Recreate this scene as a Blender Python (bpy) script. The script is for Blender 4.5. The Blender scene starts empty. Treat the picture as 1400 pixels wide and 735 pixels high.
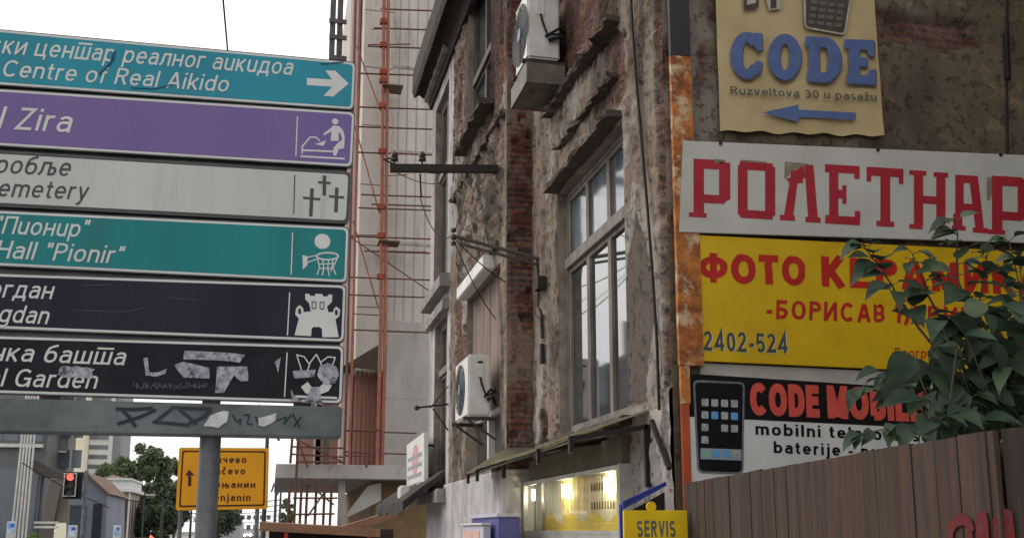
import bpy, bmesh, math, random
from mathutils import Vector, Matrix, noise
rnd = random.Random(7)
R = math.radians
sc = bpy.context.scene
COL = sc.collection

# ------------------------------------------------------------------ camera, world, sun, exposure
EYE = Vector((0, 0, 1.6)); F_PX = 1400.0; PPX, PPY = 700.0, 470.0
YAW, PITCH = R(13.06), math.atan(255 / 1400)
_fh = Vector((math.sin(YAW), math.cos(YAW), 0)); CR = Vector((math.cos(YAW), -math.sin(YAW), 0))
CF = _fh * math.cos(PITCH) + Vector((0, 0, 1)) * math.sin(PITCH)
CU = -_fh * math.sin(PITCH) + Vector((0, 0, 1)) * math.cos(PITCH)
cam = bpy.data.cameras.new('camera'); camo = bpy.data.objects.new('camera', cam); COL.objects.link(camo)
cam.sensor_width = 36; cam.lens = 36; cam.shift_y = (470 - 367.5) / 1400
cam.clip_start = 0.05; cam.clip_end = 3000
m = Matrix.Identity(4)
for i in range(3):
    m[i][0], m[i][1], m[i][2], m[i][3] = CR[i], CU[i], -CF[i], EYE[i]
camo.matrix_world = m
sc.camera = camo

SUN_EL, SUN_AZ = R(38), R(-52)          # azimuth measured from +Y towards +X
wd = bpy.data.worlds.new('World'); sc.world = wd; wd.use_nodes = True
nt = wd.node_tree; nt.nodes.clear()
_o = nt.nodes.new('ShaderNodeOutputWorld'); _b = nt.nodes.new('ShaderNodeBackground')
_s = nt.nodes.new('ShaderNodeTexSky'); _s.sky_type = 'NISHITA'; _s.sun_disc = False
_s.sun_elevation = SUN_EL; _s.sun_rotation = SUN_AZ; _s.dust_density = 4; _s.air_density = 1.0
_h = nt.nodes.new('ShaderNodeHueSaturation'); _h.inputs['Saturation'].default_value = 0.12
_mx = nt.nodes.new('ShaderNodeMix'); _mx.data_type = 'RGBA'
_tc = nt.nodes.new('ShaderNodeTexCoord'); _nz = nt.nodes.new('ShaderNodeTexNoise'); _nz.inputs['Scale'].default_value = 2.0
_nz.inputs['Detail'].default_value = 5
_cr = nt.nodes.new('ShaderNodeValToRGB')
_cr.color_ramp.elements[0].position = .3; _cr.color_ramp.elements[0].color = (7.5, 7.4, 7.4, 1)
_cr.color_ramp.elements[1].position = .7; _cr.color_ramp.elements[1].color = (10.5, 10.3, 10.2, 1)
nt.links.new(_tc.outputs['Generated'], _nz.inputs['Vector']); nt.links.new(_nz.outputs[0], _cr.inputs[0])
nt.links.new(_s.outputs[0], _h.inputs['Color']); nt.links.new(_h.outputs[0], _mx.inputs[6]); nt.links.new(_cr.outputs[0], _mx.inputs[7])
_mx.inputs[0].default_value = .75                      # cloud cover
nt.links.new(_mx.outputs[2], _b.inputs['Color']); _b.inputs['Strength'].default_value = 0.12
nt.links.new(_b.outputs[0], _o.inputs['Surface'])
sl = bpy.data.lights.new('sun', 'SUN'); sl.energy = 0.7; sl.angle = R(25); sl.color = (1, .94, .86)
so = bpy.data.objects.new('sun', sl); COL.objects.link(so); so.location = (-20, 40, 60)
_sd = Vector((math.sin(SUN_AZ) * math.cos(SUN_EL), math.cos(SUN_AZ) * math.cos(SUN_EL), math.sin(SUN_EL)))
so.rotation_euler = _sd.to_track_quat('Z', 'Y').to_euler()
sc.view_settings.view_transform = 'Standard'; sc.view_settings.look = 'None'
sc.view_settings.exposure = 0.5; sc.view_settings.gamma = 1; sc.view_settings.use_curve_mapping = False

# ------------------------------------------------------------------ helpers
def ray(px, py): return CR * ((px - PPX) / F_PX) + CU * ((PPY - py) / F_PX) + CF
def onX(px, py, X): d = ray(px, py); return EYE + d * (X / d.x)
def onY(px, py, Y): d = ray(px, py); return EYE + d * (Y / d.y)
def onZ(px, py, Z): d = ray(px, py); return EYE + d * ((Z - EYE.z) / d.z)

class Frame:                                   # a flat surface in the place: origin, right, up, outward normal
    def __init__(s, O, u, v, n): s.O, s.u, s.v, s.n = Vector(O), Vector(u), Vector(v), Vector(n)
    def pt(s, a, b, d=0): return s.O + s.u * a + s.v * b + s.n * d
    def px(s, x, y):
        d = ray(x, y); t = (s.O - EYE).dot(s.n) / d.dot(s.n); q = EYE + d * t - s.O
        return (q.dot(s.u), q.dot(s.v))
def frameY(Y): return Frame((0, Y, 0), (1, 0, 0), (0, 0, 1), (0, -1, 0))
def frameX(X): return Frame((X, 0, 0), (0, -1, 0), (0, 0, 1), (-1, 0, 0))

def lin(c): c /= 255; return c / 12.92 if c < .04045 else ((c + .055) / 1.055) ** 2.4
def A(r, g, b, k=1.0): return tuple(min(.86, lin(x) / k) for x in (r, g, b)) + (1,)

def nd(t, kind, **kw):
    n = t.nodes.new(kind)
    for k, v in kw.items():
        if k in n.inputs: n.inputs[k].default_value = v
        else: setattr(n, k, v)
    return n
def mat(name, c1, c2=None, scale=4, rough=.8, metal=0, bump=0, bscale=None, emit=None, es=0, spots=None, stretch=None, spec=.3, lo=.35, hi=.65):
    M = bpy.data.materials.new(name); M.use_nodes = True; t = M.node_tree; p = t.nodes['Principled BSDF']
    p.inputs['Base Color'].default_value = c1; p.inputs['Roughness'].default_value = rough
    p.inputs['Metallic'].default_value = metal; p.inputs['Specular IOR Level'].default_value = spec
    tc = nd(t, 'ShaderNodeTexCoord'); mp = nd(t, 'ShaderNodeMapping'); t.links.new(tc.outputs['Object'], mp.inputs[0])
    if stretch: mp.inputs['Scale'].default_value = stretch
    last = None
    if c2:
        n = nd(t, 'ShaderNodeTexNoise', Scale=scale, Detail=8, Roughness=.65); t.links.new(mp.outputs[0], n.inputs['Vector'])
        r = nd(t, 'ShaderNodeValToRGB'); r.color_ramp.elements[0].position = lo; r.color_ramp.elements[1].position = hi
        r.color_ramp.elements[0].color = c1; r.color_ramp.elements[1].color = c2
        t.links.new(n.outputs[0], r.inputs[0]); last = r.outputs[0]
    if spots:                                   # (colour, scale, low, high): worn or dirty patches
        c3, s3, l3, h3 = spots
        n = nd(t, 'ShaderNodeTexNoise', Scale=s3, Detail=10, Roughness=.7); t.links.new(mp.outputs[0], n.inputs['Vector'])
        r = nd(t, 'ShaderNodeMapRange'); r.inputs[1].default_value = l3; r.inputs[2].default_value = h3; t.links.new(n.outputs[0], r.inputs[0])
        x = nd(t, 'ShaderNodeMix', data_type='RGBA'); t.links.new(r.outputs[0], x.inputs[0])
        if last: t.links.new(last, x.inputs[6])
        else: x.inputs[6].default_value = c1
        x.inputs[7].default_value = c3; last = x.outputs[2]
    if last: t.links.new(last, p.inputs['Base Color'])
    if bump:
        n = nd(t, 'ShaderNodeTexNoise', Scale=bscale or scale * 6, Detail=6); t.links.new(mp.outputs[0], n.inputs['Vector'])
        b = nd(t, 'ShaderNodeBump', Strength=bump, Distance=.02); t.links.new(n.outputs[0], b.inputs['Height']); t.links.new(b.outputs[0], p.inputs['Normal'])
    if emit:
        p.inputs['Emission Color'].default_value = emit; p.inputs['Emission Strength'].default_value = es
    return M

class MB:
    def __init__(s): s.v, s.f, s.m, s.k = [], [], [], 0
    def add(s, vs, fs, mi=0):
        o = len(s.v); s.v += [tuple(x) for x in vs]; s.f += [tuple(i + o for i in f) for f in fs]; s.m += [mi] * len(fs); return s
    def box(s, a, b, mi=0, M=None):
        x0, y0, z0 = a; x1, y1, z1 = b
        vs = [Vector((x, y, z)) for z in (z0, z1) for x, y in ((x0, y0), (x1, y0), (x1, y1), (x0, y1))]
        if M: vs = [M @ v for v in vs]
        return s.add(vs, [(3, 2, 1, 0), (4, 5, 6, 7), (0, 1, 5, 4), (1, 2, 6, 5), (2, 3, 7, 6), (3, 0, 4, 7)], mi)
    def tube(s, pts, r, n=8, mi=0, r2=None, cap=True):
        pts = [Vector(p) for p in pts]; vs = []; L = len(pts)
        for i, p in enumerate(pts):
            t = (pts[min(i + 1, L - 1)] - pts[max(i - 1, 0)]).normalized()
            up = Vector((0, 0, 1)) if abs(t.z) < .9 else Vector((0, 1, 0))
            a = t.cross(up).normalized(); b = a.cross(t)
            rr = r if r2 is None else r + (r2 - r) * i / (L - 1)
            vs += [p + (a * math.cos(6.2832 * k / n) + b * math.sin(6.2832 * k / n)) * rr for k in range(n)]
        fs = [(i * n + k, i * n + (k + 1) % n, (i + 1) * n + (k + 1) % n, (i + 1) * n + k) for i in range(L - 1) for k in range(n)]
        if cap: fs += [tuple(range(n))[::-1], tuple(range((L - 1) * n, L * n))]
        return s.add(vs, fs, mi)
    def bar(s, p, q, w, h, mi=0):               # rectangular bar between two points
        p, q = Vector(p), Vector(q); t = (q - p).normalized(); up = Vector((0, 0, 1)) if abs(t.z) < .9 else Vector((0, 1, 0))
        a = t.cross(up).normalized() * w / 2; b = a.cross(t).normalized() * h / 2
        vs = [c + x * a + y * b for c in (p, q) for x, y in ((-1, -1), (1, -1), (1, 1), (-1, 1))]
        return s.add(vs, [(0, 1, 2, 3), (7, 6, 5, 4), (0, 4, 5, 1), (1, 5, 6, 2), (2, 6, 7, 3), (3, 7, 4, 0)], mi)
    def prism(s, fr, poly, d0, d1, mi=0):
        n = len(poly); vs = [fr.pt(a, b, d0) for a, b in poly] + [fr.pt(a, b, d1) for a, b in poly]
        return s.add(vs, [tuple(range(n))[::-1], tuple(range(n, 2 * n))] + [(i, (i + 1) % n, n + (i + 1) % n, n + i) for i in range(n)], mi)
    def sheet(s, fr, poly, d, mi=0):
        s.k += 1; d += (s.k % 40) * 6e-5
        return s.add([fr.pt(a, b, d) for a, b in poly], [tuple(range(len(poly)))], mi)
    def stroke(s, fr, pts, w, d, mi=0):         # painted line, one quad per segment
        for (a, b), (c, e) in zip(pts, pts[1:]):
            L = math.hypot(c - a, e - b) or 1e-6; x, y = (c - a) / L, (e - b) / L; h = w / 2
            s.sheet(fr, [(a - x * h * .6 + y * h, b - y * h * .6 - x * h), (c + x * h * .6 + y * h, e + y * h * .6 - x * h),
                         (c + x * h * .6 - y * h, e + y * h * .6 + x * h), (a - x * h * .6 - y * h, b - y * h * .6 + x * h)], d, mi)
    def lathe(s, c, prof, n=12, mi=0):
        c = Vector(c); vs = [c + Vector((r * math.cos(6.2832 * k / n), r * math.sin(6.2832 * k / n), z)) for r, z in prof for k in range(n)]
        fs = [(i * n + k, i * n + (k + 1) % n, (i + 1) * n + (k + 1) % n, (i + 1) * n + k) for i in range(len(prof) - 1) for k in range(n)]
        return s.add(vs, fs + [tuple(range(n))[::-1], tuple(range((len(prof) - 1) * n, len(prof) * n))], mi)
    def build(s, name, mats, parent=None, bevel=0, smooth=False):
        me = bpy.data.meshes.new(name); me.from_pydata(s.v, [], s.f)
        for x in (mats if isinstance(mats, (list, tuple)) else [mats]): me.materials.append(x)
        me.polygons.foreach_set('material_index', s.m)
        if bevel:
            b = bmesh.new(); b.from_mesh(me)
            bmesh.ops.remove_doubles(b, verts=b.verts, dist=1e-5)
            bmesh.ops.bevel(b, geom=[e for e in b.edges if len(e.link_faces) == 2 and e.calc_face_angle(0) > .5], offset=bevel, segments=2, affect='EDGES', clamp_overlap=True)
            b.to_mesh(me); b.free()
        if smooth: me.polygons.foreach_set('use_smooth', [True] * len(me.polygons))
        me.update()
        o = bpy.data.objects.new(name, me); COL.objects.link(o)
        if parent: o.parent = parent; o.matrix_parent_inverse = Matrix.Translation(-parent.location)
        return o

def tag(o, label, cat, group=None):
    o['label'] = label; o['category'] = cat
    if group: o['group'] = group
    return o
def thing(name, label, cat, group=None):
    o = bpy.data.objects.new(name, None); COL.objects.link(o); o.empty_display_size = .2; return tag(o, label, cat, group)
def dup(o, parent=None):
    c = o.copy(); COL.objects.link(c); c.parent = parent
    for ch in list(o.children): dup(ch, c)
    return c
def struct(o): o['kind'] = 'structure'; return o

def seat_empty(o, loc):                          # put the Empty at the thing's base without moving its parts
    loc = Vector(loc); o.location = loc
    for ch in o.children: ch.matrix_parent_inverse = Matrix.Translation(-loc)
    return o

def round_poly(pts, r, n=4):
    out = []; L = len(pts)
    for i in range(L):
        p = Vector(pts[i]); a = (Vector(pts[i - 1]) - p).normalized(); b = (Vector(pts[(i + 1) % L]) - p).normalized()
        p0, p1 = p + a * r, p + b * r
        for k in range(n + 1):
            t = k / n; q = p0 * (1 - t) ** 2 + p * 2 * t * (1 - t) + p1 * t * t; out.append((q.x, q.y))
    return out
def inset(pts, d):
    out = []; L = len(pts); ar = sum(pts[i - 1][0] * pts[i][1] - pts[i][0] * pts[i - 1][1] for i in range(L)); sg = 1 if ar > 0 else -1
    for i in range(L):
        p = Vector(pts[i]); a = (p - Vector(pts[i - 1])).normalized(); b = (Vector(pts[(i + 1) % L]) - p).normalized()
        na, nb = Vector((-a.y, a.x)) * sg, Vector((-b.y, b.x)) * sg
        k = (na + nb); k = k / max(.3, k.length_squared) * 2
        q = p + k * d; out.append((q.x, q.y))
    return out
def pxs(fr, pts): return [fr.px(x, y) for x, y in pts]
def zm(pts, x0, y0, s): return [(x0 + u / s, y0 + v / s) for u, v in pts]
def circ(fr, c, r, n=20, ry=None):
    ry = ry or r; return [(c[0] + r * math.cos(6.2832 * k / n), c[1] + ry * math.sin(6.2832 * k / n)) for k in range(n)]

# sign writer's alphabet: every letter is drawn from strokes (cap height 1, x height XH)
XH = .73
def _el(x0, y0, x1, y1, a0, a1, h, e=2.25):
    cx, cy, rx, ry = (x0 + x1) / 2, (y0 + y1) / 2, (x1 - x0) / 2 - h, (y1 - y0) / 2 - h; n = max(5, int(abs(a1 - a0) / 14)); out = []
    for k in range(n + 1):
        a = R(a0 + (a1 - a0) * k / n); c, q = math.cos(a), math.sin(a)
        out.append((cx + rx * math.copysign(abs(c) ** (2 / e), c), cy + ry * math.copysign(abs(q) ** (2 / e), q)))
    return out
CYR = dict(zip('СОТКЕРАМВНХаеорсух', 'COTKEPAMBHXaeopcyx'))
def letter(ch, w):
    """-> (width, strokes); a stroke is a list of points, closed when first == last"""
    ch = CYR.get(ch, ch); h = w / 2; X = XH; E = lambda x0, y0, x1, y1, a0, a1: _el(x0, y0, x1, y1, a0, a1, h)
    small = {'к': 'K', 'в': 'B', 'н': 'H', 'т': 'T', 'п': 'П', 'г': 'Г', 'л': 'Л', 'и': 'И', 'з': 'З', 'м': 'M'}
    H = 1.0
    if ch in small: ch, H = small[ch], X
    q = .82 if H < 1 else 1.0
    if ch in 'čžć':
        W, S = letter({'č': 'c', 'ž': 'z', 'ć': 'c'}[ch], w); c = W / 2
        return W, S + ([[(c - .13, 1.02), (c, .88), (c + .13, 1.02)]] if ch != 'ć' else [[(c - .04, .86), (c + .1, 1.02)]])
    if ch == 'o': return .6, [E(0, 0, .6, X, 0, 360)]
    if ch == 'a': r = .55 - h; return .55, [E(.02, .28, .55, X, 158, 0) + [(r, 0)], [(r, .43)] + E(0, 0, .47, .43 + h, 90, 270) + [(r - .07, .11), (r, .21)]]
    if ch == 'b': return .6, [[(h, 0), (h, 1)], E(0, 0, .6, X, 0, 360)]
    if ch == 'd': return .6, [[(.6 - h, 0), (.6 - h, 1)], E(0, 0, .6, X, 0, 360)]
    if ch == 'p': return .6, [[(h, -.27), (h, X)], E(0, 0, .6, X, 0, 360)]
    if ch == 'g': return .6, [[(.6 - h, X)] + [(.6 - h, 0)] + E(0, -.29, .6, .22, 0, -155), E(0, 0, .6, X, 0, 360)]
    if ch == 'e': return .58, [[(h, X / 2)] + E(0, 0, .58, X, 0, 320)]
    if ch == 'c': return .54, [E(0, 0, .56, X, 42, 318)]
    if ch == 's': ym = X / 2; return .5, [E(.02, ym - h, .49, X, 30, 270) + E(0, 0, .5, ym + h, 90, -148)]
    if ch == 'n': return .55, [[(h, 0), (h, X)], E(0, .2, .55, X, 175, 0) + [(.55 - h, 0)]]
    if ch == 'h': return .55, [[(h, 0), (h, 1)], E(0, .2, .55, X, 175, 0) + [(.55 - h, 0)]]
    if ch == 'm': return .88, [[(h, 0), (h, X)], E(0, .25, .44 + h, X, 175, 0) + [(.44, 0)], E(.44 - h, .25, .88, X, 175, 0) + [(.88 - h, 0)]]
    if ch == 'r': return .36, [[(h, 0), (h, X)], E(0, .2, .56, X, 175, 72)]
    if ch == 'u': return .55, [[(.55 - h, 0), (.55 - h, X)], [(h, X)] + E(0, 0, .55, .53, 180, 355)]
    if ch == 'i': return w, [[(h, 0), (h, X)], [(h, .86), (h, 1)]]
    if ch == 'j': return w + .06, [[(.06 + h, X), (.06 + h, -.12), (.02 + h, -.22), (-.04, -.25)], [(.06 + h, .86), (.06 + h, 1)]]
    if ch == 'l': return w, [[(h, 0), (h, 1)]]
    if ch == 't': return .34, [[(.15, .94), (.15, .16), (.2, h + .01), (.34, h)], [(0, X - h), (.33, X - h)]]
    if ch == 'f': return .34, [[(.15, 0), (.15, .84), (.2, 1 - h - .01), (.34, 1 - h)], [(0, X - h), (.33, X - h)]]
    if ch == 'k': return .54, [[(h, 0), (h, 1)], [(h, .24), (.5, X)], [(.2, .42), (.52, 0)]]
    if ch == 'v': return .54, [[(h * .8, X), (.27, h * .3)], [(.54 - h * .8, X), (.27, h * .3)]]
    if ch == 'w': return .8, [[(h * .8, X), (.22, h * .3)], [(.22, h * .3), (.4, X)], [(.4, X), (.58, h * .3)], [(.58, h * .3), (.8 - h * .8, X)]]
    if ch == 'y': return .54, [[(h * .8, X), (.28, .04)], [(.54 - h * .8, X), (.24, -.14), (.17, -.24), (.05, -.25)]]
    if ch == 'x': return .52, [[(h * .8, X), (.52 - h * .8, 0)], [(h * .8, 0), (.52 - h * .8, X)]]
    if ch == 'z': return .5, [[(.02, X - h), (.44, X - h), (.06, h), (.5, h)]]
    if ch == 'A': return .74, [[(h * .8, 0), (.37 - h * .2, 1 - h * .3)], [(.74 - h * .8, 0), (.37 + h * .2, 1 - h * .3)], [(.17, .31), (.57, .31)]]
    if ch == 'B': W = .62 * q; return W, [[(h, h), (h, H - h), (W * .55, H - h)] + E(W * .1, H * .5 - h, W * .95, H, 90, -90) + [(h, H * .5)], [(W * .5, H * .5)] + E(0, 0, W, H * .5 + h, 90, -90) + [(h, h)]]
    if ch == 'C': return .74, [E(0, 0, .76, 1, 40, 320)]
    if ch == 'D': return .7, [[(h, h), (h, 1 - h), (.28, 1 - h)] + E(-.1, 0, .7, 1, 90, -90) + [(h, h), (h, .5)]]
    if ch == 'E': return .58, [[(.57, 1 - h), (h, 1 - h), (h, h), (.58, h)], [(h, .52), (.54, .52)]]
    if ch == 'G': return .78, [E(0, 0, .78, 1, 42, 345) + [(.78 - h, .46), (.42, .46)], [(.78 - h, .46), (.78 - h, 0)]]
    if ch == 'H': W = .7 * q; return W, [[(h, 0), (h, H)], [(W - h, 0), (W - h, H)], [(h, H * .52), (W - h, H * .52)]]
    if ch == 'I': return w, [[(h, 0), (h, 1)]]
    if ch == 'L': return .54, [[(h, 1), (h, h), (.54, h)]]
    if ch == 'M': W = .8 * q; return W, [[(h, 0), (h, H)], [(W - h, 0), (W - h, H)], [(h * 1.1, H - h * .6), (W / 2, .06)], [(W - h * 1.1, H - h * .6), (W / 2, .06)]]
    if ch == 'N': return .72, [[(h, 0), (h, 1)], [(.72 - h, 0), (.72 - h, 1)], [(h * 1.2, 1 - h * .6), (.72 - h * 1.2, h * .6)]]
    if ch == 'O': return .78, [E(0, 0, .78, 1, 0, 360)]
    if ch == 'P': return .62, [[(h, 0), (h, 1 - h), (.3, 1 - h)] + E(0, .43, .62, 1, 90, -90) + [(h, .43 + h)]]
    if ch == 'R': return .66, [[(h, 0), (h, 1 - h), (.3, 1 - h)] + E(0, .45, .63, 1, 90, -90) + [(h, .45 + h)], [(.36, .45), (.66 - h, 0)]]
    if ch == 'S': return .66, [E(.02, .5 - h, .64, 1, 28, 270) + E(0, 0, .66, .5 + h, 90, -150)]
    if ch == 'T': W = .62 * q; return W, [[(0, H - h), (W, H - h)], [(W / 2, 0), (W / 2, H - h)]]
    if ch == 'V': return .68, [[(h * .8, 1), (.34, h * .3)], [(.68 - h * .8, 1), (.34, h * .3)]]
    if ch == 'X': return .66, [[(h * .8, 1), (.66 - h * .8, 0)], [(h * .8, 0), (.66 - h * .8, 1)]]
    if ch == 'Z': return .62, [[(.03, 1 - h), (.55, 1 - h), (.06, h), (.62, h)]]
    if ch == 'K': W = .66 * q; return W, [[(h, 0), (h, H)], [(h, .36 * H), (W - h, H)], [(W * .36, .55 * H), (W - h * .8, 0)]]
    if ch == 'П': W = .7 * q; return W, [[(h, 0), (h, H - h), (W - h, H - h), (W - h, 0)]]
    if ch == 'Г': W = .52 * q; return W, [[(h, 0), (h, H - h), (W, H - h)]]
    if ch == 'Л': W = .7 * q; return W, [[(-.02, h), (.06, h + .01), (.13, .3 * H), (.16, H - h), (W - h, H - h), (W - h, 0)]]
    if ch == 'И': W = .72 * q; return W, [[(h, 0), (h, H)], [(W - h, 0), (W - h, H)], [(h * 1.2, h * .6), (W - h * 1.2, H - h * .6)]]
    if ch == 'Б': return .64, [[(.58, 1 - h), (h, 1 - h), (h, h), (.3, h)] + E(0, 0, .64, .6, -90, 90) + [(h, .6 - h)]]
    if ch == 'Ф': return .9, [[(.45, 0), (.45, 1)], E(0, .14, .9, .88, 0, 360)]
    if ch == 'Ђ': return .72, [[(0, 1 - h), (.58, 1 - h)], [(.22, 0), (.22, 1)], E(.22 - h, .1, .72, .66, 170, 0) + [(.72 - h, .12), (.64 - h, -.04), (.5, -.06)]]
    if ch == 'Ћ': return .72, [[(0, 1 - h), (.58, 1 - h)], [(.22, 0), (.22, 1)], E(.22 - h, .1, .72, .66, 170, 0) + [(.72 - h, 0)]]
    if ch in 'З3': W = .6 * q; return W, [E(.02, H * .5 - h, W * .96, H, 150, -90)[:-1] + [(W * .36, H * .5)], [(W * .36, H * .5)] + E(0, 0, W, H * .5 + h, 80, -152)]
    if ch == 'ш': W = .82; return W, [[(h, X), (h, h), (W - h, h), (W - h, X)], [(W / 2, h), (W / 2, X)]]
    if ch == 'ц': W = .56; return W + .1, [[(h, X), (h, h), (W + .1 - h, h), (W + .1 - h, -.17)], [(W - h, h), (W - h, X)]]
    if ch == 'ч': W = .52; return W, [[(h, X)] + E(0, .24, W, .8, 185, 290) + [(W - h, .3)], [(W - h, 0), (W - h, X)]]
    if ch == 'б': return .6, [E(0, 0, .6, .66, 0, 360), [(h, .33), (h + .01, .6), (.14, .8), (.3, .9), (.52, .97)]]
    if ch == 'д': W = .66; return W, [[(.13, h), (.19, X - h), (W - .12, X - h), (W - .12, h)], [(h * .7, -.17), (h * .7, h), (W - h * .7, h), (W - h * .7, -.17)]]
    if ch in 'љњ':
        W, S = letter('л' if ch == 'љ' else 'н', w); x = W - h
        return W + .3, S + [[(x, .42)] + E(x - .05, 0, W + .3, .42 + h, 90, -90) + [(x, h)]]
    if ch == '0': return .58, [E(0, 0, .58, 1, 0, 360)]
    if ch == '2': return .58, [E(0, .4, .57, 1, 165, -25) + [(.06, h), (.58, h)]]
    if ch == '4': return .62, [[(.44, 0), (.44, 1 - h * .6), (.05, .27), (.62, .27)]]
    if ch == '5': return .58, [[(.53, 1 - h), (.13, 1 - h), (.09, .5)] + E(0, 0, .58, .64, 130, -150)]
    if ch == '-': return .32, [[(0, .36), (.32, .36)]]
    if ch == '"': return .3, [[(.07, 1), (.07, .72)], [(.23, 1), (.23, .72)]]
    if ch == ' ': return .22, []
    raise ValueError(ch)
def ribbon(pts, w):
    closed = (Vector(pts[0]) - Vector(pts[-1])).length < 1e-4; P = [Vector(p) for p in pts]
    if closed: P = P[:-1]
    n = len(P); V = []
    for i in range(n):
        a = (P[i] - P[i - 1]) if (i or closed) else (P[1] - P[0]); b = (P[(i + 1) % n] - P[i]) if (i < n - 1 or closed) else (P[-1] - P[-2])
        if a.length < 1e-6: a = b
        if b.length < 1e-6: b = a
        a.normalize(); b.normalize(); na, nb = Vector((-a.y, a.x)), Vector((-b.y, b.x)); k = na + nb
        k = k / max(.28, k.length_squared) * 2 if k.length > 1e-3 else nb
        V += [P[i] + k * (w / 2), P[i] - k * (w / 2)]
    m_ = n if closed else n - 1
    return [(v.x, v.y) for v in V], [(2 * i, 2 * i + 1, (2 * i + 3) % (2 * n), (2 * i + 2) % (2 * n)) for i in range(m_)]
_tc = {}
def glyphs(body, bold=0.0, sp=1.0):
    key = (body, bold, sp)
    if key not in _tc:
        w = .125 + bold * 2; x = 0; V, Fc, K = [], [], 0
        for ch in body:
            W, S = letter(ch, w)
            for st in S:
                v, f = ribbon(st, w); o = len(V); V += [(a + x, b) for a, b in v]; Fc += [(tuple(i + o for i in q), K) for q in f]; K += 1
            x += W + (.15 + .04 * (bold > .02)) * sp
        _tc[key] = (V, Fc)
    return _tc[key]
def text(mb, fr, full, sub, pL, pR, cap, d, mi=0, shear=0, bold=0.0, sp=1.0, bars=(), wob=0):
    """write `full` so that its tail `sub` runs from pixel pL to pixel pR (baseline) on the surface"""
    a, b = Vector(fr.px(*pL)), Vector(fr.px(*pR)); h = (Vector(fr.px(pR[0], pR[1] - cap)) - b).length
    V, Fc = glyphs(full, bold, sp); S, _ = glyphs(sub, bold, sp)
    U = (b - a).normalized(); Vv = Vector((-U.y, U.x))
    if Vv.y < 0: Vv = -Vv
    w = max(x for x, y in S) - min(x for x, y in S); sx = ((b - a).length - shear * h * .7) / w; xm = max(x for x, y in V)
    def put(x, y): q = b + U * ((x - xm) * sx - shear * h * .7 + shear * y * h) + Vv * (y * h); return (q.x, q.y)
    out = []
    for x, y in V:
        q = put(x, y)
        if wob: q = (q[0] + wob * noise.noise(Vector((q[0] * 9, q[1] * 9, 3))), q[1] + wob * noise.noise(Vector((q[0] * 9, q[1] * 9, 7))))
        out.append(q)
    for k_, (f_, _k) in enumerate(Fc): mb.add([fr.pt(out[j][0], out[j][1], d + (k_ % 97) * 1.4e-5) for j in f_], [(0, 1, 2, 3)], mi)
    for i in bars:
        x1 = max(x for x, y in glyphs(full[:i + 1], bold, sp)[0]); g = glyphs(full[i], bold, sp)[0]; x0 = x1 - (max(x for x, y in g) - min(x for x, y in g))
        mb.sheet(fr, [put(x0, .85), put(x1, .85), put(x1, .96), put(x0, .96)], d, mi)

# ------------------------------------------------------------------ materials
grey_pole = mat('galvanised steel', A(118, 122, 124), A(88, 92, 96), 6, .55, .3, .1)
dark_metal = mat('dark metal', A(34, 32, 32), A(52, 46, 42), 8, .6, .2)
black_paint = mat('black paint', A(24, 24, 27), A(32, 32, 36), 5, .5)
white_metal = mat('white enamel', A(215, 215, 210), A(190, 188, 180), 3, .45, 0, .05)
rubber = mat('black rubber', A(22, 22, 22), None, rough=.7)
glass = mat('window glass', A(30, 34, 38), A(52, 58, 62), .7, .04, 0, spec=1.0)
glass.node_tree.nodes['Principled BSDF'].inputs['IOR'].default_value = 2.6
rust = mat('rusty orange paint', A(178, 112, 56), A(118, 68, 40), 5, .9, 0, .4, spots=(A(186, 164, 132), 4, .52, .62), lo=.4, hi=.6)
rust_dark = mat('rusty red steel', A(150, 68, 40), A(110, 58, 44), 6, .8, 0, .2)
scaf_orange = mat('orange scaffold paint', A(160, 96, 78), A(122, 78, 66), 5, .7, 0, .1)
scaf_brown = mat('rusty scaffold tube', A(112, 72, 60), A(82, 58, 52), 3, .7)

# ------------------------------------------------------------------ ground
asph = mat('asphalt', (.05, .05, .052, 1), (.075, .073, .07, 1), 2, .9, 0, .3)
pave = mat('paving', (.2, .19, .18, 1), (.27, .26, .25, 1), 1.5, .9, 0, .2)
earth = mat('ground', (.12, .11, .09, 1), (.16, .14, .11, 1), .3, .95)
g = MB(); g.add([(-1500, -400, -.16), (1500, -400, -.16), (1500, 2200, -.16), (-1500, 2200, -.16)], [(0, 1, 2, 3)]); struct(g.build('ground', earth))
g = MB(); g.add([(-15, -60, -.13), (-1.4, -60, -.13), (-1.4, 900, -.13), (-15, 900, -.13)], [(0, 1, 2, 3)]); struct(g.build('road', asph))
g = MB()
for k in range(60):
    g.add([(-8.3, -20 + k * 9, -.126), (-8.15, -20 + k * 9, -.126), (-8.15, -15 + k * 9, -.126), (-8.3, -15 + k * 9, -.126)], [(0, 1, 2, 3)])
struct(g.build('lane_marking', white_metal))
g = MB(); g.box((-1.25, -60, -.15), (9.5, 900, 0)); struct(g.build('pavement', pave))
g = MB(); g.box((-1.4, -60, -.15), (-1.252, 900, .004)); struct(g.build('kerb', mat('kerb stone', (.3, .3, .29, 1), (.24, .24, .23, 1), 2, .9)))
g = MB(); g.box((-26, -60, -.15), (-15.1, 900, 0)); struct(g.build('far_pavement', pave))

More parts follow.
